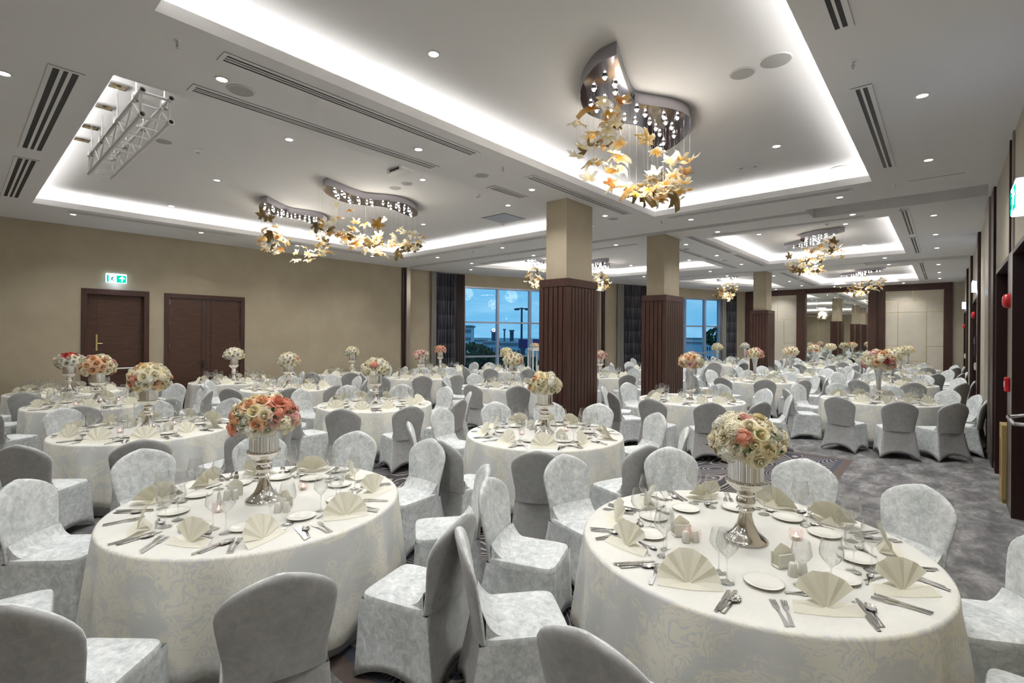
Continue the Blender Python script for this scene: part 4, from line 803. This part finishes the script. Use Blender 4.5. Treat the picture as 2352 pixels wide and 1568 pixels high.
def clock(tx, ty, px, py):   # as seen from the camera: twelve is the far side of the table
    va = math.atan2(ty, tx); a = math.atan2(py - ty, px - tx); h = ((va - a) / (2 * PI) * 12) % 12; k = int(round(h * 2)) % 24
    return (HOUR[k // 2] + " o'clock") if k % 2 == 0 else ('half past ' + HOUR[k // 2]), h
chairs = []; seats = {}
def blocked(x, y, key):
    for (cx, cy_) in chairs:
        if math.hypot(cx - x, cy_ - y) < .63: return True
    for t_ in TB:
        if t_[0] != key and math.hypot(t_[1] - x, t_[2] - y) < (1.38 if key not in 'ABCFGPR' else 1.25): return True
    if x < WX + .45 or x > RX_ - .34 or y > YF - .5: return True
    for y0, y1 in ((6.61, 7.53), (10.37, 11.33), (18.66, 19.55)):
        if -5.5 < x < -4.3 and y0 - .32 < y < y1 + .32: return True
    if (Vector((x, y, 0)) - SA).dot(SN) < .45: return True
    return False
def put_chair(x, y, rz, label, group):
    r = empty('banquet_chair', (x, y, 0), rz, label, 'chair', group)
    near = math.hypot(x, y) < 6
    for me in chair_me + (tuple(legs_me) if near else ()):
        o = bpy.data.objects.new(me.name, me); COL.objects.link(o); o.parent = r
    chairs.append((x, y)); return r
for key, tx, ty, vz, nm, ang in TB:
    rr = random.Random(key); base = rr.uniform(0, 36)
    A_ = ang if ang else [base + 36 * k for k in range(10)]
    seats[key] = []
    for a in A_:
        a2 = math.radians(a + (0 if ang else rr.uniform(-4, 4))); rad = 1.30 + rr.uniform(-.02, .04)
        wa = (math.degrees(a2) + 180) % 360 - 180
        if key in ('R', 'S', 'T', 'U', 'A') and abs(wa) < 29: rad = 1.22 if key in 'STU' else 1.17
        x, y = tx + rad * math.cos(a2), ty + rad * math.sin(a2)
        if ang is None and blocked(x, y, key): seats[key].append((a2, None)); continue
        if ang is not None and blocked(x, y, key):
            rad = 1.24; x, y = tx + rad * math.cos(a2), ty + rad * math.sin(a2)
            if any(math.hypot(c[0] - x, c[1] - y) < .5 for c in chairs) or any(t2[0] != key and math.hypot(t2[1] - x, t2[2] - y) < 1.18 for t2 in TB): seats[key].append((a2, None)); continue
        hr, h = clock(tx, ty, x, y); view = 'seen from behind' if 4 < h < 8 else ('facing us' if h < 2 or h > 10 else 'seen from the side')
        put_chair(x, y, a2 + PI / 2 + rr.uniform(-.09, .09), f'white covered chair {view}, {hr} seat, {nm}', 'white covered banquet chairs')
        seats[key].append((a2, hr))
for s_, y_, rz, lab in ((8.6, -.75, .3, 'white covered chair standing alone by the far curtain, left one'), (9.35, -.7, .2, 'white covered chair standing alone by the far curtain, right one'), (10.1, -1.2, 1.2, 'white covered chair behind the second pillar near the window')):
    p = TS @ Vector((s_, y_, 0)); put_chair(p.x, p.y, SANG + PI + rz, lab, 'white covered banquet chairs')

# ------------------------------------------------------------------ tableware meshes
def fan(n=11, op=1.0, lean=.18):
    b = MB(); R0, R1 = .012, .148; vs = []
    for k in range(2 * n + 1):
        a = PI / 2 + (k / (2 * n) - .5) * PI * .92 * op; zz = .0042 if k % 2 else -.0042
        for j, r_ in enumerate((R0, .06, .11, R1 * (1 + .02 * math.cos(k)))):
            x = r_ * math.cos(a); z = r_ * math.sin(a); y = zz * (.15 + j * .45) ; vs.append((x, y + z * lean, max(z, .0) + .002))
    m = 4; b.add(vs, [(k * m + j, (k + 1) * m + j, (k + 1) * m + j + 1, k * m + j + 1) for k in range(2 * n) for j in range(3)])
    n0 = len(b.v); nf = len(b.f); b.v += [(x, y + .004, z) for x, y, z in b.v]; b.f += [tuple(i + n0 for i in f[::-1]) for f in b.f]; b.m += b.m
    # folded base wings and stand
    b.add([(-.15, -.035, .002), (0, -.012, .004), (-.135, .02, .028), (.15, -.035, .002), (.135, .02, .028), (-.05, .075, .002), (.05, .075, .002), (0, .03, .05)],
          [(0, 1, 2), (1, 3, 4), (2, 1, 5), (1, 4, 6), (1, 6, 5), (5, 6, 7)])
    b.add([(-.15, -.035, 0), (0, -.05, 0), (.15, -.035, 0), (0, .0, .012)], [(0, 1, 3), (1, 2, 3)])
    return b.mesh('napkin', m_nap, False)
fan_mes = [fan(6, 1.0, .42), fan(5, .9, .5), fan(4, .66, .3)]
plate_me = MB().lathe([(0, .004), (.055, .004), (.062, .007), (.088, .013), (.090, .0145), (.088, .016), (.062, .0105), (.054, .007), (0, .007)][::1], 32).mesh('side_plate', m_porc, True)
def glass_me(name, h, rb, rt, hb):
    st = h - hb; return MB().lathe([(.0, .003), (.034, .0005), (.036, .002), (.01, .007), (.0042, .02), (.0036, st * .6), (.0045, st - .006), (.012, st + .004), (rb * .72, st + hb * .22), (rb, st + hb * .40), (rb * .97, st + hb * .55), (rb * .86, st + hb * .8), (rt, h)], 20, axis='open').mesh(name, m_glass, True)
tall_me = glass_me('wine_glass', .255, .052, .038, .135); small_me = glass_me('wine_glass', .22, .046, .034, .115)
def knife():
    b = MB(); b.bevbox(-.008, .008, -.115, -.02, .0005, .007, .002); b.bevbox(-.006, .006, -.022, .0, .001, .005, .001)
    b.add([(-.009, 0, .002), (.009, 0, .002), (.010, .08, .002), (.004, .115, .002), (-.009, .105, .002), (-.009, 0, .0035), (.009, 0, .003), (.010, .08, .003), (.004, .115, .003), (-.009, .105, .0035)],
          [(4, 3, 2, 1, 0), (5, 6, 7, 8, 9), (0, 1, 6, 5), (1, 2, 7, 6), (2, 3, 8, 7), (3, 4, 9, 8), (4, 0, 5, 9)]); return b
def fork(s=1):
    b = MB(); b.add([(-.009, -.105, .001), (.009, -.105, .001), (.0035, .0, .004), (-.0035, .0, .004), (-.009, -.105, .004), (.009, -.105, .004), (.0035, 0, .007), (-.0035, 0, .007)], [(3, 2, 1, 0), (4, 5, 6, 7), (0, 1, 5, 4), (1, 2, 6, 5), (2, 3, 7, 6), (3, 0, 4, 7)])
    b.add([(-.0035, 0, .004), (.0035, 0, .004), (.012, .03, .001), (.0125, .048, .002), (-.0125, .048, .002), (-.012, .03, .001)] + [(-.0035, 0, .007), (.0035, 0, .007), (.012, .03, .004), (.0125, .048, .004), (-.0125, .048, .004), (-.012, .03, .004)], [(5, 4, 3, 2, 1, 0), (6, 7, 8, 9, 10, 11)] + [(i, (i + 1) % 6, 6 + (i + 1) % 6, 6 + i) for i in range(6)])
    for k in range(4): x = -.0105 + k * .007; b.box(x - .0015, x + .0015, .047, .092, .002, .0042)
    if s != 1: b.v = [(x * s, y * s, z) for x, y, z in b.v]
    return b
def spoon(s=1):
    b = MB(); b.add([(-.008, -.105, .001), (.008, -.105, .001), (.003, .0, .004), (-.003, .0, .004), (-.008, -.105, .004), (.008, -.105, .004), (.003, 0, .007), (-.003, 0, .007)], [(3, 2, 1, 0), (4, 5, 6, 7), (0, 1, 5, 4), (1, 2, 6, 5), (2, 3, 7, 6), (3, 0, 4, 7)])
    n = 14
    for off, fl_ in ((0, False), (.0018, True)):
        vs = []
        for r_, z in ((1, .008), (.75, .004), (.4, .0015)): vs += [(.021 * r_ * math.cos(2 * PI * i / n) * (1 - .15 * math.sin(2 * PI * i / n)), .032 + .034 * r_ * math.sin(2 * PI * i / n), z + off) for i in range(n)]
        vs.append((0, .032, .001 + off)); fs = [(k * n + i, k * n + (i + 1) % n, (k + 1) * n + (i + 1) % n, (k + 1) * n + i) for k in range(2) for i in range(n)] + [(2 * n + i, 2 * n + (i + 1) % n, 3 * n) for i in range(n)]
        b.add(vs, fs)
    if s != 1: b.v = [(x * s, y * s, z) for x, y, z in b.v]
    return b
MBk, MBf, MBs, MBdf, MBds = knife(), fork(1.06), spoon(1.06), fork(.78), spoon(.78)
kn_me, fk_me, sp_me, df_me, ds_me = MBk.mesh('dinner_knife', m_steel), MBf.mesh('dinner_fork', m_steel), MBs.mesh('soup_spoon', m_steel, True), MBdf.mesh('dessert_fork', m_steel), MBds.mesh('dessert_spoon', m_steel, True)
def put(me, name, x, y, z, rz, label=None, cat=None, group=None, sc_=None):
    o = bpy.data.objects.new(name, me); COL.objects.link(o); o.location = (x, y, z); o.rotation_euler = (0, 0, rz)
    if sc_: o.scale = (sc_,) * 3
    return tag(o, label, cat, group)
# napkin holder, shakers, candle
def napkin_holder(x, y, rz, lab):
    r = empty('napkin_holder', (x, y, TZ), rz, lab, 'napkin holder', 'white napkin holders')
    MB().bevbox(-.05, .05, -.028, .028, 0, .012, .004).bevbox(-.05, .05, -.030, -.022, .01, .075, .003).bevbox(-.05, .05, .022, .030, .01, .075, .003).build('holder', m_porc, r)
    b = MB()
    for k in range(4): b.add([(-.045, -.018 + k * .01, .012), (.045, -.018 + k * .01, .012), (.045, -.018 + k * .01, .085), (.0, -.016 + k * .01, .118), (-.045, -.018 + k * .01, .085)], [(0, 1, 2, 3, 4)])
    b.build('paper_napkins', m_nap, r, kind='stuff')
def shaker(x, y, lab, dk):
    r = empty('salt_shaker' if not dk else 'pepper_shaker', (x, y, TZ), R.uniform(0, 6), lab, 'shaker', 'small white porcelain shakers'); MB().lathe([(.021, 0), (.023, .004), (.019, .05), (.017, .062), (.012, .067), (0, .068)], 16).build('body', m_porc, r, smooth=True)
    b = MB()
    for i in range(3 if dk else 1): b.lathe([(0, .0), (.0018, .0)], 6, c=(.006 * math.cos(i * 2.1) if dk else 0, .006 * math.sin(i * 2.1) if dk else 0, .0685))
    b.build('holes', m_black, r)
pinkglass = thin_glass('pinkish_votive_glass', (1, .93, .92), .06, .5, .05)
def candle(x, y, lab):
    r = empty('tealight_candle', (x, y, TZ), 0, lab, 'candle', 'glowing tealight candles'); MB().lathe([(.0, .003), (.03, .002), (.038, .02), (.04, .04), (.034, .062), (.030, .066)], 18, axis='open').build('glass_cup', pinkglass, r, smooth=True)
    MB().lathe([(0, .006), (.019, .006), (.019, .02), (0, .02)], 14).build('wax', m_porc, r); MB().lathe([(0, .022), (.004, .026), (.0045, .032), (0, .046)], 8).build('flame', m_candle, r, smooth=True)
# vases
def urn_mesh():
    prof = [(.118, 0), (.120, .008), (.116, .016), (.095, .03), (.066, .06), (.046, .10), (.036, .14), (.033, .165), (.046, .172), (.050, .182), (.044, .190), (.038, .196), (.044, .205), (.054, .225), (.050, .243), (.040, .255), (.048, .262), (.050, .272), (.043, .28), (.055, .29), (.080, .308), (.100, .33), (.108, .345), (.103, .352)]
    b = MB().lathe(prof, 48, flute=lambda k, i, n: (.045 * abs(math.sin(i * PI * 12 / n)) if 19 <= k <= 22 else 0)); foot = b
    cup = MB().lathe([(.094, .352), (.093, .40), (.093, .46), (.097, .50), (.112, .505), (.116, .512), (.112, .518), (.10, .515), (.09, .50), (.0, .49)], 96, flute=lambda k, i, n: (.035 * abs(math.sin(i * PI * 24 / n)) if 0 <= k <= 3 else 0))
    bead = MB()
    for i in range(40):
        a = 2 * PI * i / 40; bead.lathe([(0, -.005), (.005, 0), (0, .005)], 6, c=(.107 * math.cos(a), .107 * math.sin(a), .352))
    return foot.mesh('foot', m_silver, 'auto'), cup.mesh('fluted_cup', m_silver, 'auto'), bead.mesh('bead_ring', m_silver, True)
urn_me = urn_mesh()
m_trump = mat('fluted_silver_glass', (.80, .80, .76), .12, .85)
def trumpet_mesh():
    prof = [(.085, 0), (.088, .006), (.08, .014), (.05, .03), (.03, .055), (.026, .08), (.045, .088), (.05, .10), (.042, .112), (.03, .12), (.05, .135), (.075, .15), (.085, .17), (.088, .185), (.06, .192), (.04, .2)]
    f_ = MB().lathe(prof, 36).mesh('foot', m_silver, 'auto')
    t_ = MB().lathe([(.038, .195), (.036, .25), (.038, .33), (.045, .42), (.058, .51), (.075, .58), (.09, .62), (.096, .628), (.086, .62), (.05, .60), (0, .59)], 72, flute=lambda k, i, n: (.05 * abs(math.sin(i * PI * 18 / n)) if k <= 6 else 0)).mesh('fluted_trumpet', m_trump, 'auto')
    return f_, t_
trump_me = trumpet_mesh()
# flowers
FC = {'cream': ((.90, .82, .60), (.93, .88, .72)), 'white': ((.80, .77, .65), (.86, .84, .76)), 'peach': ((.82, .47, .26), (.86, .62, .42)), 'pink': ((.76, .40, .36), (.82, .58, .52)), 'coral': ((.74, .28, .18), (.80, .42, .31)), 'yellow': ((.90, .78, .46), (.93, .85, .60)), 'red': ((.5, .05, .05), (.62, .12, .10)), 'lilac': ((.62, .40, .42), (.70, .52, .55))}
FM = {k: noise_mix(mat(k + '_petals', a, .65, spec=.2), a, c, s=14) for k, (a, c) in FC.items()}
m_fol = noise_mix(mat('bouquet_leaves', (.05, .1, .03), .6), (.025, .06, .02), (.10, .17, .06), s=12); m_core = mat('bouquet_core', (.10, .12, .055), .9)
def rose_mb(seed, R_=.042):
    rr = random.Random(seed); b = MB()
    for lay, (cnt, r_, h, fl) in enumerate(((2, .16, .95, 0), (3, .36, .92, .05), (4, .58, .80, .25), (5, .82, .58, .75), (5, 1.0, .36, 1.2))):
        for k in range(cnt):
            a0 = 2 * PI * (k + .5 * lay) / cnt + rr.uniform(-.12, .12); wd = 2 * PI / cnt * 1.4; vs = []
            for j in range(4):
                v = j / 3
                for i in range(5):
                    e = abs(i - 2); u = (i / 4 - .5) * wd * (.75 + .25 * math.sin(v * PI)); rad = R_ * (r_ * (.5 + .5 * math.sin(v * PI / 2)) + fl * .28 * v ** 2.5 + .03 * (i % 2)); z = R_ * (h * v ** .8 - fl * .22 * v ** 3 - .03 * e * e * v)
                    vs.append((rad * math.cos(a0 + u), rad * math.sin(a0 + u), z))
            b.add(vs, [(j * 5 + i, j * 5 + i + 1, (j + 1) * 5 + i + 1, (j + 1) * 5 + i) for j in range(3) for i in range(4)])
    b.lathe([(0, 0), (R_ * .26, R_ * .2), (R_ * .20, R_ * .66), (R_ * .1, R_ * .88), (0, R_ * .9)], 8)
    return b
def hydr_mb(seed, R_=.05):
    rr = random.Random(seed); b = MB(); b.lathe([(0, 0), (R_ * .8, R_ * .1), (R_ * .75, R_ * .5), (R_ * .4, R_ * .85), (0, R_ * .93)], 10)
    for k in range(26):
        z = rr.uniform(.0, 1); a = rr.uniform(0, 2 * PI); q = math.sqrt(1 - z * z); n_ = Vector((q * math.cos(a), q * math.sin(a), z)); c = n_ * R_; e1 = n_.orthogonal().normalized(); e1 = (Matrix.Rotation(rr.uniform(0, 6), 3, n_) @ e1); e2 = n_.cross(e1); s = .013
        for d_ in (e1, e2, -e1, -e2):
            f_ = n_.cross(d_); b.add([c, c + d_ * s * .7 + f_ * s * .45 + n_ * .004, c + d_ * s * 1.3 + n_ * .002, c + d_ * s * .7 - f_ * s * .45 + n_ * .004], [(0, 1, 2, 3)])
    return b
def leaves_mb(rad, seed, n=60, sz=.05):
    rr = random.Random(seed); b = MB()
    for k in range(n):
        z = rr.uniform(-.25, 1); a = rr.uniform(0, 2 * PI); q = math.sqrt(1 - z * z); n_ = Vector((q * math.cos(a), q * math.sin(a), z * .8)); c = Vector((n_.x * rad, n_.y * rad, n_.z * rad * .9)) * rr.uniform(.80, .98); t_ = (n_ + Vector((rr.uniform(-.7, .7), rr.uniform(-.7, .7), rr.uniform(-.6, .6)))).normalized(); s_ = t_.orthogonal().normalized() * sz * .28
        b.add([c, c + t_ * sz * .5 + s_, c + t_ * sz, c + t_ * sz * .5 - s_], [(0, 1, 2, 3)])
    return b
ROSE = [rose_mb(s) for s in (1, 2, 3)]; HYD = [hydr_mb(5), hydr_mb(6)]
rose_me = {k: [r_.mesh('rose', FM[k], True) for r_ in ROSE] for k in FC}; hyd_me = {k: [h.mesh('hydrangea', FM[k]) for h in HYD] for k in ('cream', 'white', 'yellow', 'pink', 'coral')}
def dome(n, rad, flat, rr):
    out = []; ga = PI * (3 - 5 ** .5)
    for k in range(n):
        z = 1 - (k + .5) / n * 1.42; a = ga * k; q = math.sqrt(max(0, 1 - z * z)); n_ = Vector((q * math.cos(a), q * math.sin(a), z)); out.append((Vector((n_.x * rad, n_.y * rad, n_.z * rad * flat)) * rr.uniform(.9, 1.05), n_))
    return out
def orient(n_): return n_.to_track_quat('Z', 'Y')
def flowers(loc, rad, pal, seed, lab, near, flat=.72, special=None):
    rr = random.Random(seed); pts = dome(54 if near else 34, rad, flat, rr); zc = rad * flat * .42; keys = [k for k, w_ in pal for _ in range(w_)]
    r = empty('flower_arrangement', (loc[0], loc[1], loc[2] + zc), rr.uniform(-.1, .1), lab, 'flowers', 'round rose arrangements on the tables')
    core = MB().lathe([(0, -rad * flat * .42), (rad * .5, -rad * flat * .40), (rad * .82, -rad * flat * .2), (rad * .86, rad * flat * .2), (rad * .6, rad * flat * .6), (0, rad * flat * .82)], 20)
    if near:
        core.build('moss_core', m_core, r, smooth=True); leaves_mb(rad, seed, 70, .05).build('foliage', m_fol, r, kind='stuff')
        for p, n_ in pts:
            if p.z < -rad * flat * .42: continue
            k = rr.choice(keys)
            if special: k = special(p / rad, k)
            hy = k in hyd_me and rr.random() < .22; me = (rr.choice(hyd_me[k]) if hy else rr.choice(rose_me[k])); o = bpy.data.objects.new(me.name, me); COL.objects.link(o); o.parent = r
            q = rr.uniform(.9, 1.25) * rad / .19; o.scale = (q, q, q); o.location = p * .90; o.rotation_mode = 'QUATERNION'; o.rotation_quaternion = orient(n_)
    else:
        b = MB(); names = list(FC); b.join(core)
        for p, n_ in pts:
            if p.z < -rad * flat * .42: continue
            k = rr.choice(keys)
            if special: k = special(p / rad, k)
            q = rr.uniform(1.0, 1.35) * rad / .2; T = Matrix.Translation(p * .9) @ orient(n_).to_matrix().to_4x4() @ Matrix.Scale(q, 4); s_ = rr.choice(ROSE); n0 = len(b.m); b.join(s_, T); b.m[n0:] = [1 + names.index(k)] * (len(b.m) - n0)
        lv = leaves_mb(rad, seed, 26, .05); n0 = len(b.m); b.join(lv); b.m[n0:] = [len(names) + 1] * (len(b.m) - n0)
        b.build('blooms', [m_core] + [FM[k] for k in names] + [m_fol], r, smooth=True)
PAL = {'A': ([('cream', 8), ('yellow', 4), ('white', 1)], 'cream and pale yellow roses with a peach rose on the front right table', .19),
 'B': ([('cream', 4), ('peach', 4), ('yellow', 1), ('white', 2), ('coral', 1), ('pink', 1)], 'peach and cream roses with dark leaves on the front left table', .205),
 'C': ([('cream', 5), ('white', 2), ('peach', 1), ('yellow', 1)], 'cream flowers with a coral band on the left table', .215), 'D': ([('peach', 4), ('cream', 3), ('pink', 2), ('lilac', 1)], 'peach and pink flowers in front of the single door', .245),
 'E': ([('white', 5), ('cream', 2)], 'white flowers topped with red, leftmost', .25), 'F': ([('cream', 5), ('yellow', 1), ('peach', 1), ('white', 1)], 'cream and peach flowers before the nearest pillar', .185),
 'G': ([('white', 3), ('cream', 5)], 'cream flowers with one red bloom', .215), 'H': ([('white', 2), ('cream', 4), ('peach', 1)], 'low cream flowers right of the double door', .24), 'I': ([('white', 4), ('cream', 2)], 'ivory flowers before the double door', .24),
 'J': ([('cream', 5), ('yellow', 1), ('pink', 1)], 'cream and pink flowers below the first window', .25), 'K': ([('pink', 3), ('white', 3)], 'pink and white flowers before the wall post', .23), 'L': ([('white', 3), ('cream', 3)], 'tall cream flowers against the beige left wall', .22),
 'M': ([('peach', 3), ('coral', 1), ('pink', 2)], 'peach flowers before the first curtain', .22), 'N': ([('cream', 4), ('yellow', 2)], 'yellowish flowers behind the ones below the first window', .23), 'O': ([('pink', 3), ('cream', 3)], 'pink and cream flowers right of the nearest pillar', .22),
 'P': ([('cream', 4), ('peach', 3), ('pink', 1)], 'cream and orange flowers on a trumpet vase at the second pillar', .21), 'Q': ([('cream', 4), ('yellow', 1), ('pink', 2), ('coral', 1)], 'cream and pink flowers before the farthest pillar', .24), 'R': ([('peach', 2), ('cream', 4), ('pink', 2), ('red', 1)], 'peach and red flowers on the near right wall table', .26),
 'S': ([('cream', 5), ('yellow', 2)], 'pale yellow flowers on the second right wall table', .25), 'T': ([('cream', 4), ('yellow', 3)], 'pale flowers on the third right wall table', .24), 'U': ([('cream', 5), ('yellow', 2)], 'pale flowers on the last right wall table', .24), 'W': ([('cream', 5), ('peach', 1)], 'cream flowers right of the farthest pillar', .24),
 'X': ([('coral', 1), ('peach', 2), ('cream', 4)], 'pinkish flowers before the left end of the mirror', .25), 'Y': ([('cream', 5)], 'cream flowers closest to the mirror', .25), 'Z': ([('cream', 5)], 'cream flowers hidden behind the second pillar', .22), 'V17': ([('yellow', 3), ('cream', 4)], 'yellow-cream flowers in front of the second window', .24), 'V18': ([('white', 5)], 'small white flowers left of the farthest pillar', .23)}
vdir = Vector((-fw.x, -fw.y, 0))
SPC = {'C': lambda p, k: 'coral' if (p.dot(vdir) > .3 and -.15 < p.z < .35 and p.dot(cr) < .15) else k, 'E': lambda p, k: 'red' if p.z > .6 else k, 'G': lambda p, k: 'coral' if (p - (vdir * .85 + Vector((0, 0, .42)))).length < .26 else k,
 'A': lambda p, k: ('peach' if (p - (vdir * .95 + Vector((0, 0, -.02)))).length < .17 else ('coral' if (p - (vdir * .75 - cr * .5 + Vector((0, 0, .25)))).length < .19 else ('pink' if (p - (vdir * .3 - cr * .25 + Vector((0, 0, .68)))).length < .25 else k))),
 'B': lambda p, k: 'coral' if p.dot(cr) > .55 and p.z > .3 else ('pink' if p.dot(cr) > .6 and p.z > 0 else k)}
KN_OUT = ('outer', 'inner')
far_k, far_glass = MB(), MB()
NEAR = [t_[0] for t_ in sorted(TB, key=lambda q: math.hypot(q[1], q[2]))]
IND_CUT = set(NEAR[:9]); IND_GL = set(NEAR[:15]); NEARF = set(NEAR[:6]) | {'P', 'R'}
GT, GS = MB().lathe([(.036, 0), (.0042, .02), (.0042, .11), (.047, .16), (.034, .235)], 8, axis='open'), MB().lathe([(.036, 0), (.0042, .02), (.0042, .10), (.041, .145), (.031, .205)], 8, axis='open')
for ti, (key, tx, ty, vz, nm, ang) in enumerate(TB):
    rr = random.Random('t' + key); g = dict(group='round white tablecloths')
    snm = nm
    put(cloths[ti % 4], 'tablecloth', tx, ty, 0, rr.uniform(0, 6), f'ivory damask cloth covering {snm}', 'tablecloth', 'ivory damask tablecloths')
    tb = empty('round_table', (tx, ty, 0), 0, f'round banquet table hidden under the cloth of {snm}', 'table', 'round banquet tables')
    for me in (top_me, under_me):
        o = bpy.data.objects.new(me.name, me); COL.objects.link(o); o.parent = tb
    for k in range(4):
        o = bpy.data.objects.new('leg', leg_me); COL.objects.link(o); o.parent = tb; o.location = (.55 * math.cos(k * PI / 2 + .7), .55 * math.sin(k * PI / 2 + .7), 0)
    v = empty('urn_vase' if vz == 'urn' else 'trumpet_vase', (tx, ty, TZ + .001), rr.uniform(0, 1), f'{"silver fluted urn" if vz == "urn" else "tall silver trumpet vase"} at the centre of {snm}', 'vase', 'silver vases on the tables')
    for me in (urn_me if vz == 'urn' else trump_me):
        o = bpy.data.objects.new(me.name, me); COL.objects.link(o); o.parent = v
    vh = .505 if vz == 'urn' else .62
    if key in ('L', 'M', 'I'): v.scale = (1, 1, 1.12); vh *= 1.12
    pal, lab, rad = PAL[key]; rad *= 1 if key in 'ABCDFGPR' else .88; flowers((tx, ty, TZ + vh), rad, pal, 31 + ti, lab, key in NEARF, .95 if key == 'C' else .8, SPC.get(key))
    near = key in IND_CUT
    if key in IND_GL:
        va = math.atan2(-ty, -tx); offs = ((.36, va + .55, 'nearer'), (.33, va + .55 + PI, 'farther'))
        if key == 'A': offs = ((.33, math.radians(-42), 'right'), (.36, math.radians(-148), 'left'))
        if key == 'B': offs = ((.26, math.radians(8), 'right'), (.28, math.radians(-160), 'left'))
        for q, a, w_ in offs:
            hx, hy = tx + q * math.cos(a), ty + q * math.sin(a); napkin_holder(hx, hy, YAW + rr.uniform(-.7, .7), f'{w_} white napkin holder on {snm}')
            for k2 in (0, 1):
                ex = Vector((cr.x, cr.y)) * (.035 if k2 else -.02) + Vector((vdir.x, vdir.y)) * (.075 if k2 else .085); shaker(hx + ex.x + .02, hy + ex.y, f'{"pepper" if k2 else "salt"} shaker by the {w_} napkin holder, {snm}', k2)
        for q, a, w_ in ((.3, va - 1.1, 'nearer'), (.3, va - 1.1 + PI, 'farther')): candle(tx + q * math.cos(a), ty + q * math.sin(a), f'pink glowing tealight, {w_} one on {snm}')
    n10 = [s_ for s_ in seats[key]]
    for (a, hr0) in n10:
        px, py = tx + math.cos(a), ty + math.sin(a); hr, h = clock(tx, ty, px, py)
        def at(r_, da, dz=TZ + .0015): return tx + r_ * math.cos(a + da), ty + r_ * math.sin(a + da), dz
        rz = a + PI / 2
        j = lambda s_=.01: rr.uniform(-s_, s_)
        x, y, z = at(.745 + j(.02), j(.04)); put(rr.choice(fan_mes), 'napkin', x, y, z + .001, rz + rr.uniform(-.75, .75), f'ivory fan-folded napkin, {hr} place, {snm}', 'napkin', 'fan-folded napkins', rr.uniform(.88, 1.0))
        x, y, z = at(.53 + j(.02), -.24 + j(.05)); put(plate_me, 'side_plate', x, y, z, 0, f'white side plate, {hr} place, {snm}', 'plate', 'white side plates')
        g1, g2 = at(.60 + j(.02), .20 + j(.04)), at(.53 + j(.02), .05 + j(.05))
        if key in IND_GL:
            put(tall_me, 'wine_glass', *g1, 0, f'taller wine glass, {hr} place, {snm}', 'glass', 'wine glasses'); put(small_me, 'wine_glass', *g2, 0, f'shorter wine glass, {hr} place, {snm}', 'glass', 'wine glasses')
        else: far_glass.join(GT, TR(*g1)); far_glass.join(GS, TR(*g2))
        items = [(kn_me, MBk, 'dinner_knife', 'outer dinner knife', 'knife', .77, .245, 0), (kn_me, MBk, 'dinner_knife', 'inner dinner knife', 'knife', .78, .215, .06), (sp_me, MBs, 'soup_spoon', 'soup spoon', 'spoon', .775, .275, -.06),
                 (fk_me, MBf, 'dinner_fork', 'outer dinner fork', 'fork', .77, -.245, .05), (fk_me, MBf, 'dinner_fork', 'inner dinner fork', 'fork', .775, -.205, -.08), (df_me, MBdf, 'dessert_fork', 'dessert fork', 'fork', .625, .03, 1.25), (ds_me, MBds, 'dessert_spoon', 'dessert spoon', 'spoon', .60, .0, -1.3)]
        sp_ = rr.uniform(-.35, .35); sp2 = rr.uniform(-.35, .35)
        for q, (me, mb, nme, lb, ct, rd, da, dr) in enumerate(items):
            x, y, z = at(rd + j(.008), da + j(.008)); rot = rz + PI * 0 + dr + (sp_ if q < 3 else sp2 if q < 5 else j(.3)); 
            if near:
                put(me, nme, x, y, z, rot, f'{lb}, {hr} place, {snm}', ct, nme.replace('_', ' ') + 's')
            else: far_k.join(mb, TR(x, y, z) @ RZ(rot))
far_k.build('cutlery', m_steel, kind='stuff', label='steel cutlery laid out on the farther tables', cat='cutlery')
far_glass.build('wine_glasses', m_glass, smooth=True, kind='stuff', label='wine glasses on the farthest tables', cat='glass')
# tall white stand by the first window
p = Vector((-12.0, 15.0, 0)); r = empty('flower_stand', p, SANG, 'tall white openwork flower stand before the first window', 'stand')
MB().bevbox(-.22, .22, -.22, .22, 1.30, 1.42, .01).build('top', m_porc, r)
for sx in (-1, 1):
    for sy in (-1, 1): MB().bevbox(sx * .19 - .025, sx * .19 + .025, sy * .19 - .025, sy * .19 + .025, 0, 1.30, .004).build('leg', m_porc, r)
flowers((p.x, p.y, 1.42), .2, [('white', 3), ('peach', 2)], 99, 'small white and peach flowers on the tall stand by the window', False, .6)
